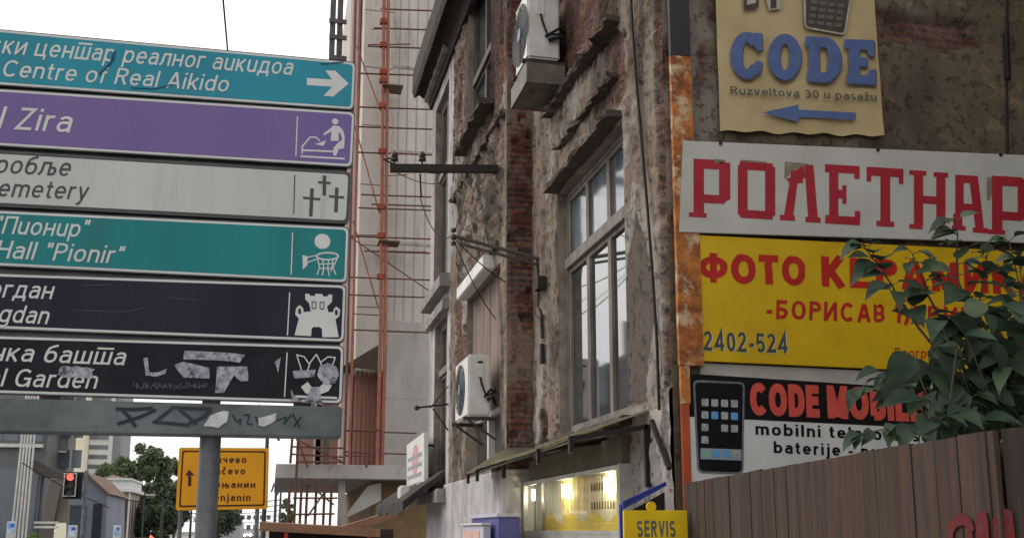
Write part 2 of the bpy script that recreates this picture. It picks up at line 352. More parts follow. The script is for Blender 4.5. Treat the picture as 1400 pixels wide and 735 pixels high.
# ================================================================== OLD BROWN BUILDING
XF = 3.6
YC = onX(917, 450, XF).y
X2 = XF - .4                                    # the far half of the front stands 0.4 m further out
Y0 = onX(729, 400, XF).y                        # where it steps out (bare brick return)
def XP(px): return X2 if px <= 708 else XF
def fy(px, py=450): return onX(px, py, XP(px)).y
def fz(px, py): return onX(px, py, XP(px)).z
def WX(y): return X2 if y > Y0 - .01 else XF
YE = fy(588, 400); YBAY = fy(617, 400); ZTOP = onX(588, 157, X2).z + .35
bld = thing('old_brown_building', 'weathered brown building with peeling plaster and dark eave beside the orange post', 'building')
FB = frameX(XF); FE = frameY(YC)

# openings: y near, y far, z bottom, z top
W1 = (fy(856, 400), fy(764, 400), fz(822, 578), fz(818, 203))
W2 = (fy(684, 500), fy(638, 500), fz(655, 642), fz(655, 392))
W3 = (fy(671, 100), fy(640, 100), fz(655, 168), fz(655, 168) + 3.0)
W5 = (fy(612, 300), fy(594, 300), fz(603, 395), fz(603, 135))
W6 = (fy(611, 500), fy(594, 500), fz(601, 668), fz(601, 440))
OPEN = [W1, W2, W3, W5, W6]
PATCH = [(y, z) for y, z in ((onX(px, py, XF).y, onX(px, py, XF).z) for px, py in ((873, 292), (882, 320), (893, 380), (897, 440), (888, 500), (886, 548), (868, 553), (850, 556), (848, 470), (853, 410), (862, 350)))]
def inpoly(x, y, P):
    c = False
    for i in range(len(P)):
        (x1, y1), (x2, y2) = P[i - 1], P[i]
        if (y1 > y) != (y2 > y) and x < (x2 - x1) * (y - y1) / (y2 - y1) + x1: c = not c
    return c
def ss(a, b, x): t = min(1, max(0, (x - a) / (b - a))); return t * t * (3 - 2 * t)
ZSHOP = fz(690, 640); YSHOP = Y0 - .001
OY0, OY1, OZ0, OZ1 = fy(700, 260), fy(626, 260), fz(660, 372), fz(655, 190)
REDP = [(onX(px, py, XF).y, onX(px, py, XF).z) for px, py in ((758, 10), (800, -60), (812, 0), (806, 70), (782, 110), (766, 130))]
LIME = [(onX(px, py, XF).y, onX(px, py, XF).z) for px, py in ((868, 250), (884, 262), (897, 330), (908, 420), (912, 560), (846, 568), (842, 460), (848, 380))]
ZCAN = fz(800, 583)
def fr_noise(x, y, z, o=4): return noise.fractal(Vector((x, y, z)), .9, 2.1, o)
def relief(y, z):
    e = min([max(o[0] - y, y - o[1], o[2] - z, z - o[3]) for o in OPEN])
    n_big = fr_noise(y * .55, z * .45, 1.3, 5); n_mid = fr_noise(y * 2.2, z * 1.6, 5.1, 4); n_f = fr_noise(y * 8, z * 8, 9.7, 3)
    n_c = fr_noise(y * 1.1, z * .7, 31.0, 5)
    jag = .05 * n_mid + .03 * n_f
    peel = .85 * ss(.40, .52, n_big + .35 * n_mid)
    peel = max(peel, .85 * ss(YC + .24, YC + .1, y + .1 * n_mid + .05 * n_f) * ss(ZCAN, ZCAN + .2, z), .9 * inpoly(y + jag * 2, z + jag * 3, REDP))
    soot = ss(.02, .42, fr_noise(y * 1.4, z * .35, 14.2, 5) + .3 * ss(5, 9, z) + .2 * n_f - .08)
    lime = ss(.02, .4, fr_noise(y * .9, z * .6, 22.0, 5) + .25 * n_f)
    cem = 0.0; dx = .02 * n_mid + .008 * n_f + .022 * ss(.02, .07, fr_noise(y * 2.4, z * 1.3, 19.0, 5) + .2 * n_f)
    jag = .05 * n_mid + .03 * n_f
    if inpoly(y + jag, z - jag, LIME): lime, peel, soot = max(lime, .85), peel * .2, soot * .2
    if inpoly(y + jag * .4, z + jag * .4, PATCH): cem, peel, soot, lime, dx = 1, 0, soot * .3, 0, .018 + .002 * n_f
    bay = 0.0
    if y > YBAY + .02 * n_f: bay = 1; peel *= .15; soot *= .5; dx = .004 * n_f
    if z < ZSHOP and y > YSHOP: bay = 1; peel = 0; soot *= .4; dx = .05 if y < YBAY + .6 else 0
    if z < ZCAN - .05 and y <= YSHOP: peel *= .1; bay = .5
    # stucco ornament between the floors
    orn = ss(OY0 - .1, OY0 + .3, y) * ss(OY1 + .1, OY1 - .3, y) * ss(OZ0 - .1, OZ0 + .3, z) * ss(OZ1 + .1, OZ1 - .3, z)
    if orn > 0 and not bay:
        orn *= ss(Y0 + .1, Y0 + .3, y); dx += orn * (.13 * abs(fr_noise(y * 5.0, z * 2.3, 3.3, 4)) + .05 * fr_noise(y * 3, z * 1.2, 8.3, 2) - .02); soot = max(soot, orn * ss(.05, .3, fr_noise(y * 4, z * 2.5, 88, 4))); peel *= 1 - .6 * orn
    dx -= .045 * ss(.3, .5, peel)
    if y < YC + .3 and peel > .5: dx -= .02 * (1 if (z / .085) % 1 < .3 else 0) + .012 * noise.noise(Vector((7, 3, math.floor(z / .085) * 1.7)))
    # string-course band and pilaster strips
    if not bay:
        if Y0 - .75 < y < Y0 - .3: dx += .04
        if Y0 + .45 < y < Y0 + .55: dx -= .04
    k = ss(0, .06, e) * ss(.0, .06, abs(y - Y0))
    return dx * k, peel, soot, lime, cem, bay

def axis(a, b, s0, s1, extra):
    v = []; x = a
    while x < b: v.append(x); x += s0 + (s1 - s0) * (x - a) / (b - a)
    v.append(b)
    for q in extra:
        for t in (q, q - .015, q + .015):
            if a < t < b: v.append(t)
    v = sorted(v); out = [v[0]]
    for q in v[1:]:
        if q - out[-1] > .008 or any(abs(q - t) < 1e-6 for t in extra):
            if q - out[-1] < .008 and out[-1] not in extra and len(out) > 1: out.pop()
            out.append(q)
    return out
zs = axis(0, ZTOP, .0285, .0285, [q for o in OPEN for q in o[2:]] + [ZSHOP])
ys1 = axis(YC, Y0, .028, .04, list(W1[:2])); ys2 = axis(Y0, YE, .035, .06, [q for o in OPEN[1:] for q in o[:2]] + [YBAY])
def grid_wall(name, us, vs, fn, place, holes, material, parent):
    V, msk, msk2 = [], [], []
    for u in us:
        for v in vs:
            dx, pe, so_, li, ce, ba = fn(u, v); V.append(place(u, v, dx)); msk.append((pe, so_, li, ce)); msk2.append((ba, 0, 0, 1))
    nv = len(vs); Fc = []
    for i in range(len(us) - 1):
        cu = (us[i] + us[i + 1]) / 2
        for j in range(nv - 1):
            cv = (vs[j] + vs[j + 1]) / 2
            if any(h[0] < cu < h[1] and h[2] < cv < h[3] for h in holes): continue
            Fc.append((i * nv + j, i * nv + j + 1, (i + 1) * nv + j + 1, (i + 1) * nv + j))
    me = bpy.data.meshes.new(name); me.from_pydata(V, [], Fc); me.materials.append(material)
    at = me.attributes.new('wear', 'FLOAT_COLOR', 'POINT'); at.data.foreach_set('color', [c for q in msk for c in q])
    at = me.attributes.new('zone', 'FLOAT_COLOR', 'POINT'); at.data.foreach_set('color', [c for q in msk2 for c in q])
    me.polygons.foreach_set('use_smooth', [True] * len(me.polygons)); me.update()
    o = bpy.data.objects.new(name, me); COL.objects.link(o); o.parent = parent; return o

def old_wall_mat(name, pl1, pl2, brick_uv, k=1.0, pit=.42, row=.085):
    M = bpy.data.materials.new(name); M.use_nodes = True; t = M.node_tree; p = t.nodes['Principled BSDF']; L = t.links.new
    p.inputs['Roughness'].default_value = .95; p.inputs['Specular IOR Level'].default_value = .15
    tc = nd(t, 'ShaderNodeTexCoord'); sx = nd(t, 'ShaderNodeSeparateXYZ'); L(tc.outputs['Object'], sx.inputs[0])
    cx = nd(t, 'ShaderNodeCombineXYZ'); L(sx.outputs[brick_uv], cx.inputs[0]); L(sx.outputs['Z'], cx.inputs[1])
    wn = nd(t, 'ShaderNodeTexNoise', Scale=6, Detail=3); L(tc.outputs['Object'], wn.inputs['Vector'])
    va = nd(t, 'ShaderNodeVectorMath', operation='SCALE'); va.inputs['Scale'].default_value = .03; L(wn.outputs['Color'], va.inputs[0])
    vb = nd(t, 'ShaderNodeVectorMath', operation='ADD'); L(cx.outputs[0], vb.inputs[0]); L(va.outputs[0], vb.inputs[1])
    bt = nd(t, 'ShaderNodeTexBrick'); L(vb.outputs[0], bt.inputs['Vector'])
    for nm, val in (('Scale', 1), ('Brick Width', .26), ('Row Height', row), ('Mortar Size', .012), ('Mortar Smooth', .3), ('Bias', 0)): bt.inputs[nm].default_value = val
    bt.inputs['Color1'].default_value = A(*[c * k for c in (134, 76, 62)]); bt.inputs['Color2'].default_value = A(*[c * k for c in (96, 64, 56)]); bt.inputs['Mortar'].default_value = A(*[c * k for c in (80, 68, 62)])
    wa = nd(t, 'ShaderNodeAttribute'); wa.attribute_name = 'wear'; za = nd(t, 'ShaderNodeAttribute'); za.attribute_name = 'zone'
    ws = nd(t, 'ShaderNodeSeparateColor'); L(wa.outputs['Color'], ws.inputs[0]); zs_ = nd(t, 'ShaderNodeSeparateColor'); L(za.outputs['Color'], zs_.inputs[0])
    n1 = nd(t, 'ShaderNodeTexNoise', Scale=3.2, Detail=10, Roughness=.7); L(tc.outputs['Object'], n1.inputs['Vector'])
    r1 = nd(t, 'ShaderNodeValToRGB'); L(n1.outputs[0], r1.inputs[0]); e = r1.color_ramp.elements
    e[0].position, e[0].color = .3, pl1; e[1].position, e[1].color = .68, pl2
    def mix(f, a, b, fac=1.0):
        x = nd(t, 'ShaderNodeMix', data_type='RGBA')
        if fac != 1.0:
            q = nd(t, 'ShaderNodeMath', operation='MULTIPLY'); q.inputs[1].default_value = fac; L(f, q.inputs[0]); f = q.outputs[0]
        L(f, x.inputs[0])
        for i, c in ((6, a), (7, b)):
            if isinstance(c, tuple): x.inputs[i].default_value = c
            else: L(c, x.inputs[i])
        return x.outputs[2]
    c = mix(ws.outputs[2], r1.outputs[0], A(172, 165, 158), .7)
    mpz = nd(t, 'ShaderNodeMapping'); mpz.inputs['Scale'].default_value = (1, 1, .22); L(tc.outputs['Object'], mpz.inputs[0])
    n6 = nd(t, 'ShaderNodeTexNoise', Scale=7, Detail=9, Roughness=.75); L(mpz.outputs[0], n6.inputs['Vector'])
    r6 = nd(t, 'ShaderNodeMapRange'); r6.inputs[1].default_value = .52; r6.inputs[2].default_value = .66; L(n6.outputs[0], r6.inputs[0])
    c = mix(r6.outputs[0], c, A(72, 62, 56), .5 if pit > .4 else .25)                    # soot runs
    n2 = nd(t, 'ShaderNodeTexNoise', Scale=1.7, Detail=8, Roughness=.75); L(tc.outputs['Object'], n2.inputs['Vector'])
    r2 = nd(t, 'ShaderNodeMapRange'); r2.inputs[1].default_value = .55; r2.inputs[2].default_value = .64; L(n2.outputs[0], r2.inputs[0])
    c = mix(r2.outputs[0], c, A(178, 148, 118), .35)                # ochre render showing through
    n3 = nd(t, 'ShaderNodeTexNoise', Scale=8, Detail=10, Roughness=.8); L(tc.outputs['Object'], n3.inputs['Vector'])
    r3 = nd(t, 'ShaderNodeMapRange'); r3.inputs[1].default_value = .55; r3.inputs[2].default_value = .62; L(n3.outputs[0], r3.inputs[0])
    c = mix(r3.outputs[0], c, A(90, 78, 69) if pit > .4 else pl2, pit)                     # pitting
    c = mix(ws.outputs[0], c, bt.outputs['Color'])
    r5 = nd(t, 'ShaderNodeMapRange'); r5.inputs[1].default_value = .48; r5.inputs[2].default_value = .6; L(n1.outputs[0], r5.inputs[0])
    q5 = nd(t, 'ShaderNodeMath', operation='MULTIPLY'); L(r5.outputs[0], q5.inputs[0]); L(ws.outputs[0], q5.inputs[1])
    c = mix(q5.outputs[0], c, A(140, 122, 112), .55)                  # mortar smears on the brick
    n4 = nd(t, 'ShaderNodeTexNoise', Scale=2.5, Detail=6); L(tc.outputs['Object'], n4.inputs['Vector'])
    r4 = nd(t, 'ShaderNodeValToRGB'); L(n4.outputs[0], r4.inputs[0]); e = r4.color_ramp.elements
    e[0].position, e[0].color = .35, A(158, 154, 156); e[1].position, e[1].color = .65, A(182, 178, 178)
    c = mix(zs_.outputs[0], c, r4.outputs[0])
    c = mix(ws.outputs[1], c, A(62, 52, 48), .72)
    cm = nd(t, 'ShaderNodeValToRGB'); L(n3.outputs[0], cm.inputs[0]); e = cm.color_ramp.elements
    e[0].position, e[0].color = .3, A(110, 98, 90); e[1].position, e[1].color = .7, A(94, 84, 78)
    c = mix(wa.outputs['Alpha'], c, cm.outputs[0])
    L(c, p.inputs['Base Color'])
    h1 = nd(t, 'ShaderNodeMath', operation='MULTIPLY'); L(bt.outputs['Fac'], h1.inputs[0]); L(ws.outputs[0], h1.inputs[1])
    h2 = nd(t, 'ShaderNodeMath', operation='MULTIPLY_ADD'); L(h1.outputs[0], h2.inputs[0]); h2.inputs[1].default_value = -1.2; q3 = nd(t, 'ShaderNodeMath', operation='MULTIPLY_ADD'); L(r3.outputs[0], q3.inputs[0]); q3.inputs[1].default_value = -.6; L(n3.outputs[0], q3.inputs[2]); L(q3.outputs[0], h2.inputs[2])
    zi_ = nd(t, 'ShaderNodeMath', operation='SUBTRACT'); zi_.inputs[0].default_value = 1.05; L(zs_.outputs[0], zi_.inputs[1]); hz_ = nd(t, 'ShaderNodeMath', operation='MULTIPLY'); L(h2.outputs[0], hz_.inputs[0]); L(zi_.outputs[0], hz_.inputs[1])
    b = nd(t, 'ShaderNodeBump', Strength=1, Distance=.035 if pit > .4 else .02); L(hz_.outputs[0], b.inputs['Height']); L(b.outputs[0], p.inputs['Normal'])
    return M
wallm = old_wall_mat('peeling plaster', A(152, 137, 124), A(114, 99, 88), 'Y', .92)
grid_wall('front_wall', ys1, zs, relief, lambda y, z, d: (XF - d, y, z), OPEN, wallm, bld)
grid_wall('front_wall', ys2, zs, relief, lambda y, z, d: (X2 - d, y, z), OPEN, wallm, bld)
# reveals round every opening
for o in OPEN:
    b = MB(); y0, y1, z0, z1 = o; D = .32; x_ = WX(y0)
    b.add([(x_, y0, z0), (x_, y1, z0), (x_, y1, z1), (x_, y0, z1), (x_ + D, y0, z0), (x_ + D, y1, z0), (x_ + D, y1, z1), (x_ + D, y0, z1)],
          [(0, 1, 5, 4), (1, 2, 6, 5), (2, 3, 7, 6), (3, 0, 4, 7)])
    b.build('window_reveal', mat('reveal plaster', A(150, 138, 128), A(112, 100, 92), 4, .9, 0, .3), bld)

# side (gable) wall with the signs
XE = XF + 6.5
CR0 = FE.px(1330, 44); CR1 = FE.px(1205, 52)
def side_relief(x, z):
    n_mid = fr_noise(x * 1.7, z * 2.3, 41, 5); n_f = fr_noise(x * 7, z * 7, 44, 3); n_b = fr_noise(x * .5, z * .6, 47, 5)
    peel = ss(.38, .5, n_b + .4 * n_mid)
    cz = (CR0[1] + CR1[1]) / 2 + .04; w = .17 + .08 * n_mid
    cr = ss(CR1[0] - .8, CR1[0] - .5, x) * ss(CR0[0] + .25, CR0[0] - .05, x + .1 * n_mid) * ss(w + .03, w - .02, abs(z - cz + .04 * n_mid))
    ed = ss(XF + .62, XF + .5, x + .12 * n_mid + .05 * n_f) * ss(4.2, 4.6, z)
    peel = max(peel * .5, cr * .8, ed * ss(0, .35, fr_noise(x * 2, z * 1.5, 58, 4)))
    soot = ss(.0, .7, fr_noise(x * .9, z * .5, 52, 5) + .1) * .8
    return .01 * n_mid + .006 * n_f - .05 * cr - .02 * peel, peel, soot, max(ss(.3, .6, fr_noise(x, z, 60, 4)) * .25, ed * .45), 0, 0
sidem = old_wall_mat('damp gable plaster', A(112, 101, 84), A(90, 81, 67), 'X', .8, .18)
xs = axis(XF, XE, .035, .06, [])
grid_wall('side_wall', xs, axis(0, ZTOP, .05, .05, []), side_relief, lambda x, z, d: (x, YC - d, z), [], sidem, bld)
def ret_relief(x, z):
    n_mid = fr_noise(x * 3 + 9, z * 1.3, 71, 4); n_f = fr_noise(x * 9, z * 9, 74, 3); row = math.floor(z / .085)
    pl = ss(.12, .3, fr_noise(3, z * .8, 77, 4) + .3 * n_mid - .12) 
    br = 1 - .85 * pl; hole = noise.noise(Vector((math.floor((x + .13 * (row % 2)) / .26) * 3.1, row * 1.37, 5.5)))
    d = .006 * n_f - .02 * br * (1 if (z / .085) % 1 < .3 else 0) - (.05 if br > .5 and hole > .38 else 0)
    edge = ss(X2 + .07, X2 + .03, x + .03 * n_mid)
    return d * ss(0, .03, min(x - X2, XF - x)), br * (1 - edge * .7), ss(.1, .5, n_mid) * .5 + (.6 if br > .5 and hole > .38 else 0), .3 * edge, 0, 1 if z < ZSHOP else 0
retm = old_wall_mat('brick return wall', A(150, 132, 120), A(122, 104, 94), 'X', .9, .3, .1)
grid_wall('brick_return', axis(X2, XF, .025, .025, []), zs, ret_relief, lambda x, z, d: (x, Y0 - d, z), [], retm, bld)
b = MB(); b.box((XF + .4, YC + .4, 0), (XE, YE - .02, ZTOP)); b.build('rear_wall', sidem, bld)
# roof and eave
roofm = mat('old roof tiles', A(112, 66, 52), A(80, 54, 46), 3, .9, 0, .3)
b = MB(); b.add([(X2 - .45, YC - .3, ZTOP + .5), (XE + .4, YC - .3, ZTOP + .5), (XE + .4, YE + .1, ZTOP + .5), (X2 - .45, YE + .1, ZTOP + .5), ((XF + XE) / 2, YC - .3, ZTOP + 2.6), ((XF + XE) / 2, YE + .1, ZTOP + 2.6)],
                [(0, 3, 5, 4), (1, 4, 5, 2), (0, 4, 1), (3, 2, 5), (0, 1, 2, 3)]); b.build('roof', roofm, bld)
eavem = mat('tarred eave boards', A(40, 36, 35), A(58, 50, 46), 2, .9, 0, .4, spots=(A(92, 84, 80), 3, .6, .75))
zi = onX(588, 157, X2).z; tip = onX(566, 135, X2 - .42)
b = MB(); prof = [(X2 + .05, zi), (X2 - .06, zi - .02), (X2 - .12, zi + .16), (X2 - .3, zi + .3), (X2 - .42, tip.z), (X2 - .46, tip.z + .14), (X2 - .46, ZTOP + .5), (X2 + .05, ZTOP + .5)]
n_ = len(prof); yy = [YC - .1 + (YE + .08 - YC + .1) * k / 60 for k in range(61)]
vs_ = [(x + .012 * noise.noise(Vector((y * 2, z * 5, 1))), y, z + .02 * noise.noise(Vector((y * 1.5, x * 9, 4)))) for y in yy for x, z in prof]
b.add(vs_, [(i * n_ + k, (i + 1) * n_ + k, (i + 1) * n_ + (k + 1) % n_, i * n_ + (k + 1) % n_) for i in range(60) for k in range(n_)] + [tuple(range(n_)), tuple(range(60 * n_, 61 * n_))[::-1]])
b.build('eave', eavem, bld)

# windows
frame_paint = mat('grey window paint', A(128, 120, 112), A(88, 80, 74), 5, .7, 0, .2, stretch=(1, 1, .3))
frame_dark = mat('dark window paint', A(84, 76, 72), A(60, 54, 52), 5, .7, 0, .2)
curtain = mat('net curtain', A(196, 198, 196), A(150, 156, 156), 3, .9, 0, .3, stretch=(1, 6, .3))
def window(o, cols, trans, fm, depth=.16, fw=.07, glassm=glass, topglass=None):
    y0, y1, z0, z1 = o; X = WX(y0) + depth
    fr = MB(); fr.box((X - .05, y0, z0), (X + .05, y0 + fw, z1)); fr.box((X - .05, y1 - fw, z0), (X + .05, y1, z1))
    fr.box((X - .05, y0 + fw, z0), (X + .05, y1 - fw, z0 + fw)); fr.box((X - .05, y0 + fw, z1 - fw), (X + .05, y1 - fw, z1))
    zt = [z0 + fw] + [z0 + (z1 - z0) * q for q in trans] + [z1 - fw]
    for q in zt[1:-1]: fr.box((X - .09, y0 + fw, q - .07), (X + .05, y1 - fw, q + .07))
    W = fr.build('window', fm, bld, bevel=.006)
    cw = (y1 - y0 - 2 * fw) / cols
    for j in range(len(zt) - 1):
        za = zt[j] + (.07 if j else 0); zb = zt[j + 1] - (.07 if j < len(zt) - 2 else 0)
        for i in range(cols):
            ya = y0 + fw + cw * i; yb = ya + cw; s = .055
            sh = MB()
            sh.box((X - .035, ya + .003, za), (X + .03, ya + s, zb)); sh.box((X - .035, yb - s, za), (X + .03, yb - .003, zb))
            sh.box((X - .035, ya + s, za), (X + .03, yb - s, za + s)); sh.box((X - .035, ya + s, zb - s), (X + .03, yb - s, zb))
            S = sh.build('sash', fm, W)
            p = MB(); tl = rnd.uniform(-.004, .004)
            p.add([(X + tl, ya + s, za + s), (X - tl, yb - s, za + s), (X - tl, yb - s, zb - s), (X + tl, ya + s, zb - s)], [(0, 3, 2, 1)]); p.build('pane', topglass if topglass and j else glassm, W)
    return W
glass_pale = mat('dusty glass', A(112, 120, 124), A(70, 78, 82), 1.2, .12, 0, spec=.8, stretch=(1, 2, .6))
glass_pale.node_tree.nodes['Principled BSDF'].inputs['IOR'].default_value = 1.8
w1 = window(W1, 3, [.70], frame_paint, topglass=glass_pale)
window(W3, 2, [.38], frame_dark); window(W5, 2, [.62], frame_paint); window(W6, 2, [.7], frame_paint)
# W2: boarded window with raised roller shutter
y0, y1, z0, z1 = W2; zmid = z0 + (z1 - z0) * .30
b = MB()
for k in range(9):
    a = y0 + (y1 - y0) * k / 9; b.box((X2 + .1 + .006 * (k % 2), a + .006, zmid), (X2 + .16, a + (y1 - y0) / 9, z1))
wd2 = b.build('window', mat('faded boards', A(140, 122, 110), A(104, 90, 82), 3, .9, 0, .3, stretch=(1, 1, .2)), bld)
b = MB(); b.add([(X2 + .2, y0, z0), (X2 + .2, y1, z0), (X2 + .2, y1, zmid), (X2 + .2, y0, zmid)], [(0, 3, 2, 1)]); b.build('pane', glass, wd2)
b = MB(); b.box((X2 + .1, y0, z0), (X2 + .2, y0 + .1, zmid)); b.box((X2 + .1, (y0 + y1) / 2 - .06, z0), (X2 + .2, (y0 + y1) / 2 + .06, zmid)); b.box((X2 + .1, y0, zmid - .08), (X2 + .19, y1, zmid - .005)); b.build('sash', white_metal, wd2)
b = MB(); b.box((X2 - .2, y0 + .35, z1 - .02), (X2 - .005, y1 - .05, z1 + .2)); b.build('shutter_box', white_metal, bld, bevel=.015)

# weathered ledges, lintels, hood mouldings
stone = mat('shade dark stucco ledge', A(92, 80, 72), A(60, 52, 48), 3, .95, 0, .5, spots=(A(120, 106, 94), 3.2, .56, .64))  # whole ledge coloured dark, painting in the shade along its underside
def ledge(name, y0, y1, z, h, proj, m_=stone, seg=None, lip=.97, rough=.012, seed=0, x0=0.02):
    seg = seg or max(8, int((y1 - y0) / .08)); pr = [(-x0, 0), (proj * lip, 0), (proj, h * .45), (proj, h * .8), (proj * .85, h), (-x0, h * 1.05)]
    n = len(pr); V = []
    for k in range(seg + 1):
        y = y0 + (y1 - y0) * k / seg
        for i, (a, c) in enumerate(pr):
            w = 0 if i in (0, 5) else 1
            V.append((WX((y0 + y1) / 2) - a + w * rough * 1.6 * noise.fractal(Vector((y * 4, c * 9, seed)), .8, 2.2, 3), y, z + c + w * rough * noise.fractal(Vector((y * 4, c * 7, seed + 9)), .8, 2.2, 3)))
    Fc = [(i * n + k, (i + 1) * n + k, (i + 1) * n + (k + 1) % n, i * n + (k + 1) % n) for i in range(seg) for k in range(n)] + [tuple(range(n)), tuple(range(seg * n, seg * n + n))[::-1]]
    return MB().add(V, Fc).build(name, m_, bld)
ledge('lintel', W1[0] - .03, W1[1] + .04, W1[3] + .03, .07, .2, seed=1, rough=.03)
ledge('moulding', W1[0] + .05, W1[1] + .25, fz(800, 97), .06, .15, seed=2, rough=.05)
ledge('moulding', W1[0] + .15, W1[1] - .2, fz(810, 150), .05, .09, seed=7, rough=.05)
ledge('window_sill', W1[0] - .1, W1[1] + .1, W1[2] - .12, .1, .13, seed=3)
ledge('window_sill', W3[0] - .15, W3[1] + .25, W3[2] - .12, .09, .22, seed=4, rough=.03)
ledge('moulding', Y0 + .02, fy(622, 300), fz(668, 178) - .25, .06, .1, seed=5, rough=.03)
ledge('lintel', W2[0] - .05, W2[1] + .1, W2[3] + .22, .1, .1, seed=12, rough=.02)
bay_stone = mat('grey stucco ledge', A(152, 148, 146), A(116, 110, 106), 3, .9, 0, .3)
ledge('lintel', YBAY + .1, YE, fz(600, 412), .25, .22, bay_stone, seed=6); ledge('lintel', YBAY + .1, YE, fz(600, 120), .3, .2, bay_stone, seed=8)
ledge('window_sill', YBAY + .1, YE, W6[2] - .28, .25, .22, bay_stone, seed=9); ledge('lintel', YBAY + .2, YE - .2, W6[3] + .03, .22, .14, bay_stone, seed=10)
# ------------------------------------------------------------------ fittings on the facade (each hangs on the wall)
def facade_pts(pts, off): return [(XP(x) - off, onX(x, y, XP(x)).y, onX(x, y, XP(x)).z) for x, y in pts]
b = MB(); b.tube(facade_pts([(866, -60), (870, 30), (876, 110), (884, 200), (892, 290), (899, 380), (905, 470), (908, 560)], .05), .016, 6)
tag(b.build('cable', rubber), 'black cable running down the brown facade beside the corner', 'cable')
b = MB(); b.tube(facade_pts([(741, 356), (743, 385), (743, 420), (747, 432), (748, 462)], .07), .025, 6); P = facade_pts([(746, 388)], .09)[0]
b.box((P[0] - .05, P[1] - .1, P[2] - .09), (P[0] + .07, P[1] + .1, P[2] + .09)); b.tube(facade_pts([(748, 470), (748, 497)], .07), .035, 6)
tag(b.build('conduit', dark_metal), 'short dark conduit with a small box on the wall left of the tall window', 'conduit')

def ac_unit(XW_, y0, y1, x0, x1, z0, z1, label):
    t = thing('air_conditioner', label, 'air conditioner', 'air conditioner units on the facade')
    b = MB(); b.box((x0, y0, z0), (x1, y1, z1)); body = b.build('casing', white_metal, t, bevel=.025)
    ff = Frame((x0, y1, z0), (0, -1, 0), (0, 0, 1), (-1, 0, 0)); w, h = y1 - y0, z1 - z0; c = (w * .42, h * .5); r = h * .42
    b = MB(); b.prism(ff, circ(ff, c, r, 28), 0, .004)
    for k in range(0, 6): b.tube([ff.pt(x_, y_, .014) for x_, y_ in circ(ff, c, r * (1 - k * .16), 28) + [(c[0] + r * (1 - k * .16), c[1])]], .005, 4, 1, cap=False)
    for k in range(8): b.bar(ff.pt(c[0], c[1], .016), ff.pt(c[0] + r * math.cos(k * .785), c[1] + r * math.sin(k * .785), .016), .006, .006, 1)
    b.prism(ff, circ(ff, c, r * .22, 16), .02, .024, 1)
    b.build('fan_grille', [dark_metal, grey_pole], t)
    b = MB(); b.box((x0 + .12, y0 - .012, z0 + h * .62), (x0 + .24, y0 + .01, z0 + h * .92)); b.build('side_handle', white_metal, t, bevel=.008)
    b = MB(); b.box((x0 + .14, y0 - .0135, z0 + h * .85), (x0 + .22, y0 - .012, z0 + h * .89)); b.build('label_slot', dark_metal, t)
    b = MB(); b.tube([(x0 + .18, y0 - .02, z0 + h * .62), (x0 + .2, y0 - .05, z0 + h * .5), (x0 + .26, y0 - .06, z0 + h * .32), (x1 + .02, y0 - .03, z0 + h * .36), (XW_ - .02, y0 - .02, z0 + h * .45)], .016)
    b.tube([(x0 + .28, y0 - .04, z0 + h * .25), (x1 + .01, y0 - .07, z0 + h * .3), (XW_ - .01, y0 + .02, z0 + h * .2)], .028)
    b.tube([(x0 + .24, y0 - .03, z0 + h * .30), (x1 - .02, y0 - .08, z0 + h * .42), (XW_ - .01, y0 - .01, z0 + h * .38)], .02)
    b.build('pipe', rubber, t)
    b = MB()
    for yy_ in (y0 + .06, y1 - .06):
        b.bar((x0 - .06, yy_, z0 - .035), (XW_, yy_, z0 - .035), .05, .05); b.bar((x0 + .02, yy_, z0 - .06), (XW_, yy_, z0 - .34), .03, .03)
    b.build('bracket', mat('bracket steel', A(70, 58, 52), A(48, 42, 40), 6, .7), t)
    return seat_empty(t, ((x0 + x1) / 2, (y0 + y1) / 2, z0))
def ac_from(XW_, pr, pf, pend, pyt, pyb, label):
    x1 = XW_ - .09; y0 = onX(pr, (pyt + pyb) / 2, x1).y; x0 = onY(pf, (pyt + pyb) / 2, y0).x; y1 = onX(pend, (pyt + pyb) / 2, x0).y
    z1, z0 = onY((pr + pf) / 2, pyt, y0).z, onY((pr + pf) / 2, pyb, y0).z
    return ac_unit(XW_, y0, min(y1, y0 + 1.1), x0, x1, z0, z1, label), (y0, y1, x0, x1, z0, z1)
_, a1 = ac_from(XF, 765, 721, 705, -14, 80, 'white air conditioner high on the second floor above the bare brick strip')
_, a2 = ac_from(X2, 671, 640, 617, 484, 568, 'white air conditioner below the roller shutter box, on the first floor')
y0, y1, x0, x1, z0, z1 = a1
b = MB(); b.box((x0 - .02, y0 - .02, z0 - .36), (XF - .01, y0 + .9, z0 - .33)); b.add([(x0 + .02, y0, z0 - .07), (XF - .02, y0, z0 - .07), (XF - .02, y0, z0 - .33), (x0 - .02, y0, z0 - .33)], [(0, 1, 2, 3)])
b.box((x0 - .02, y0 - .02, z0 - .331), (x0 + .012, y0 + .88, z0 - .08))
tag(b.build('wall_shelf', mat('sheet metal shelf', A(116, 108, 98), A(80, 74, 68), 4, .6)), 'dark sheet metal shelf box under the upper air conditioner', 'shelf')

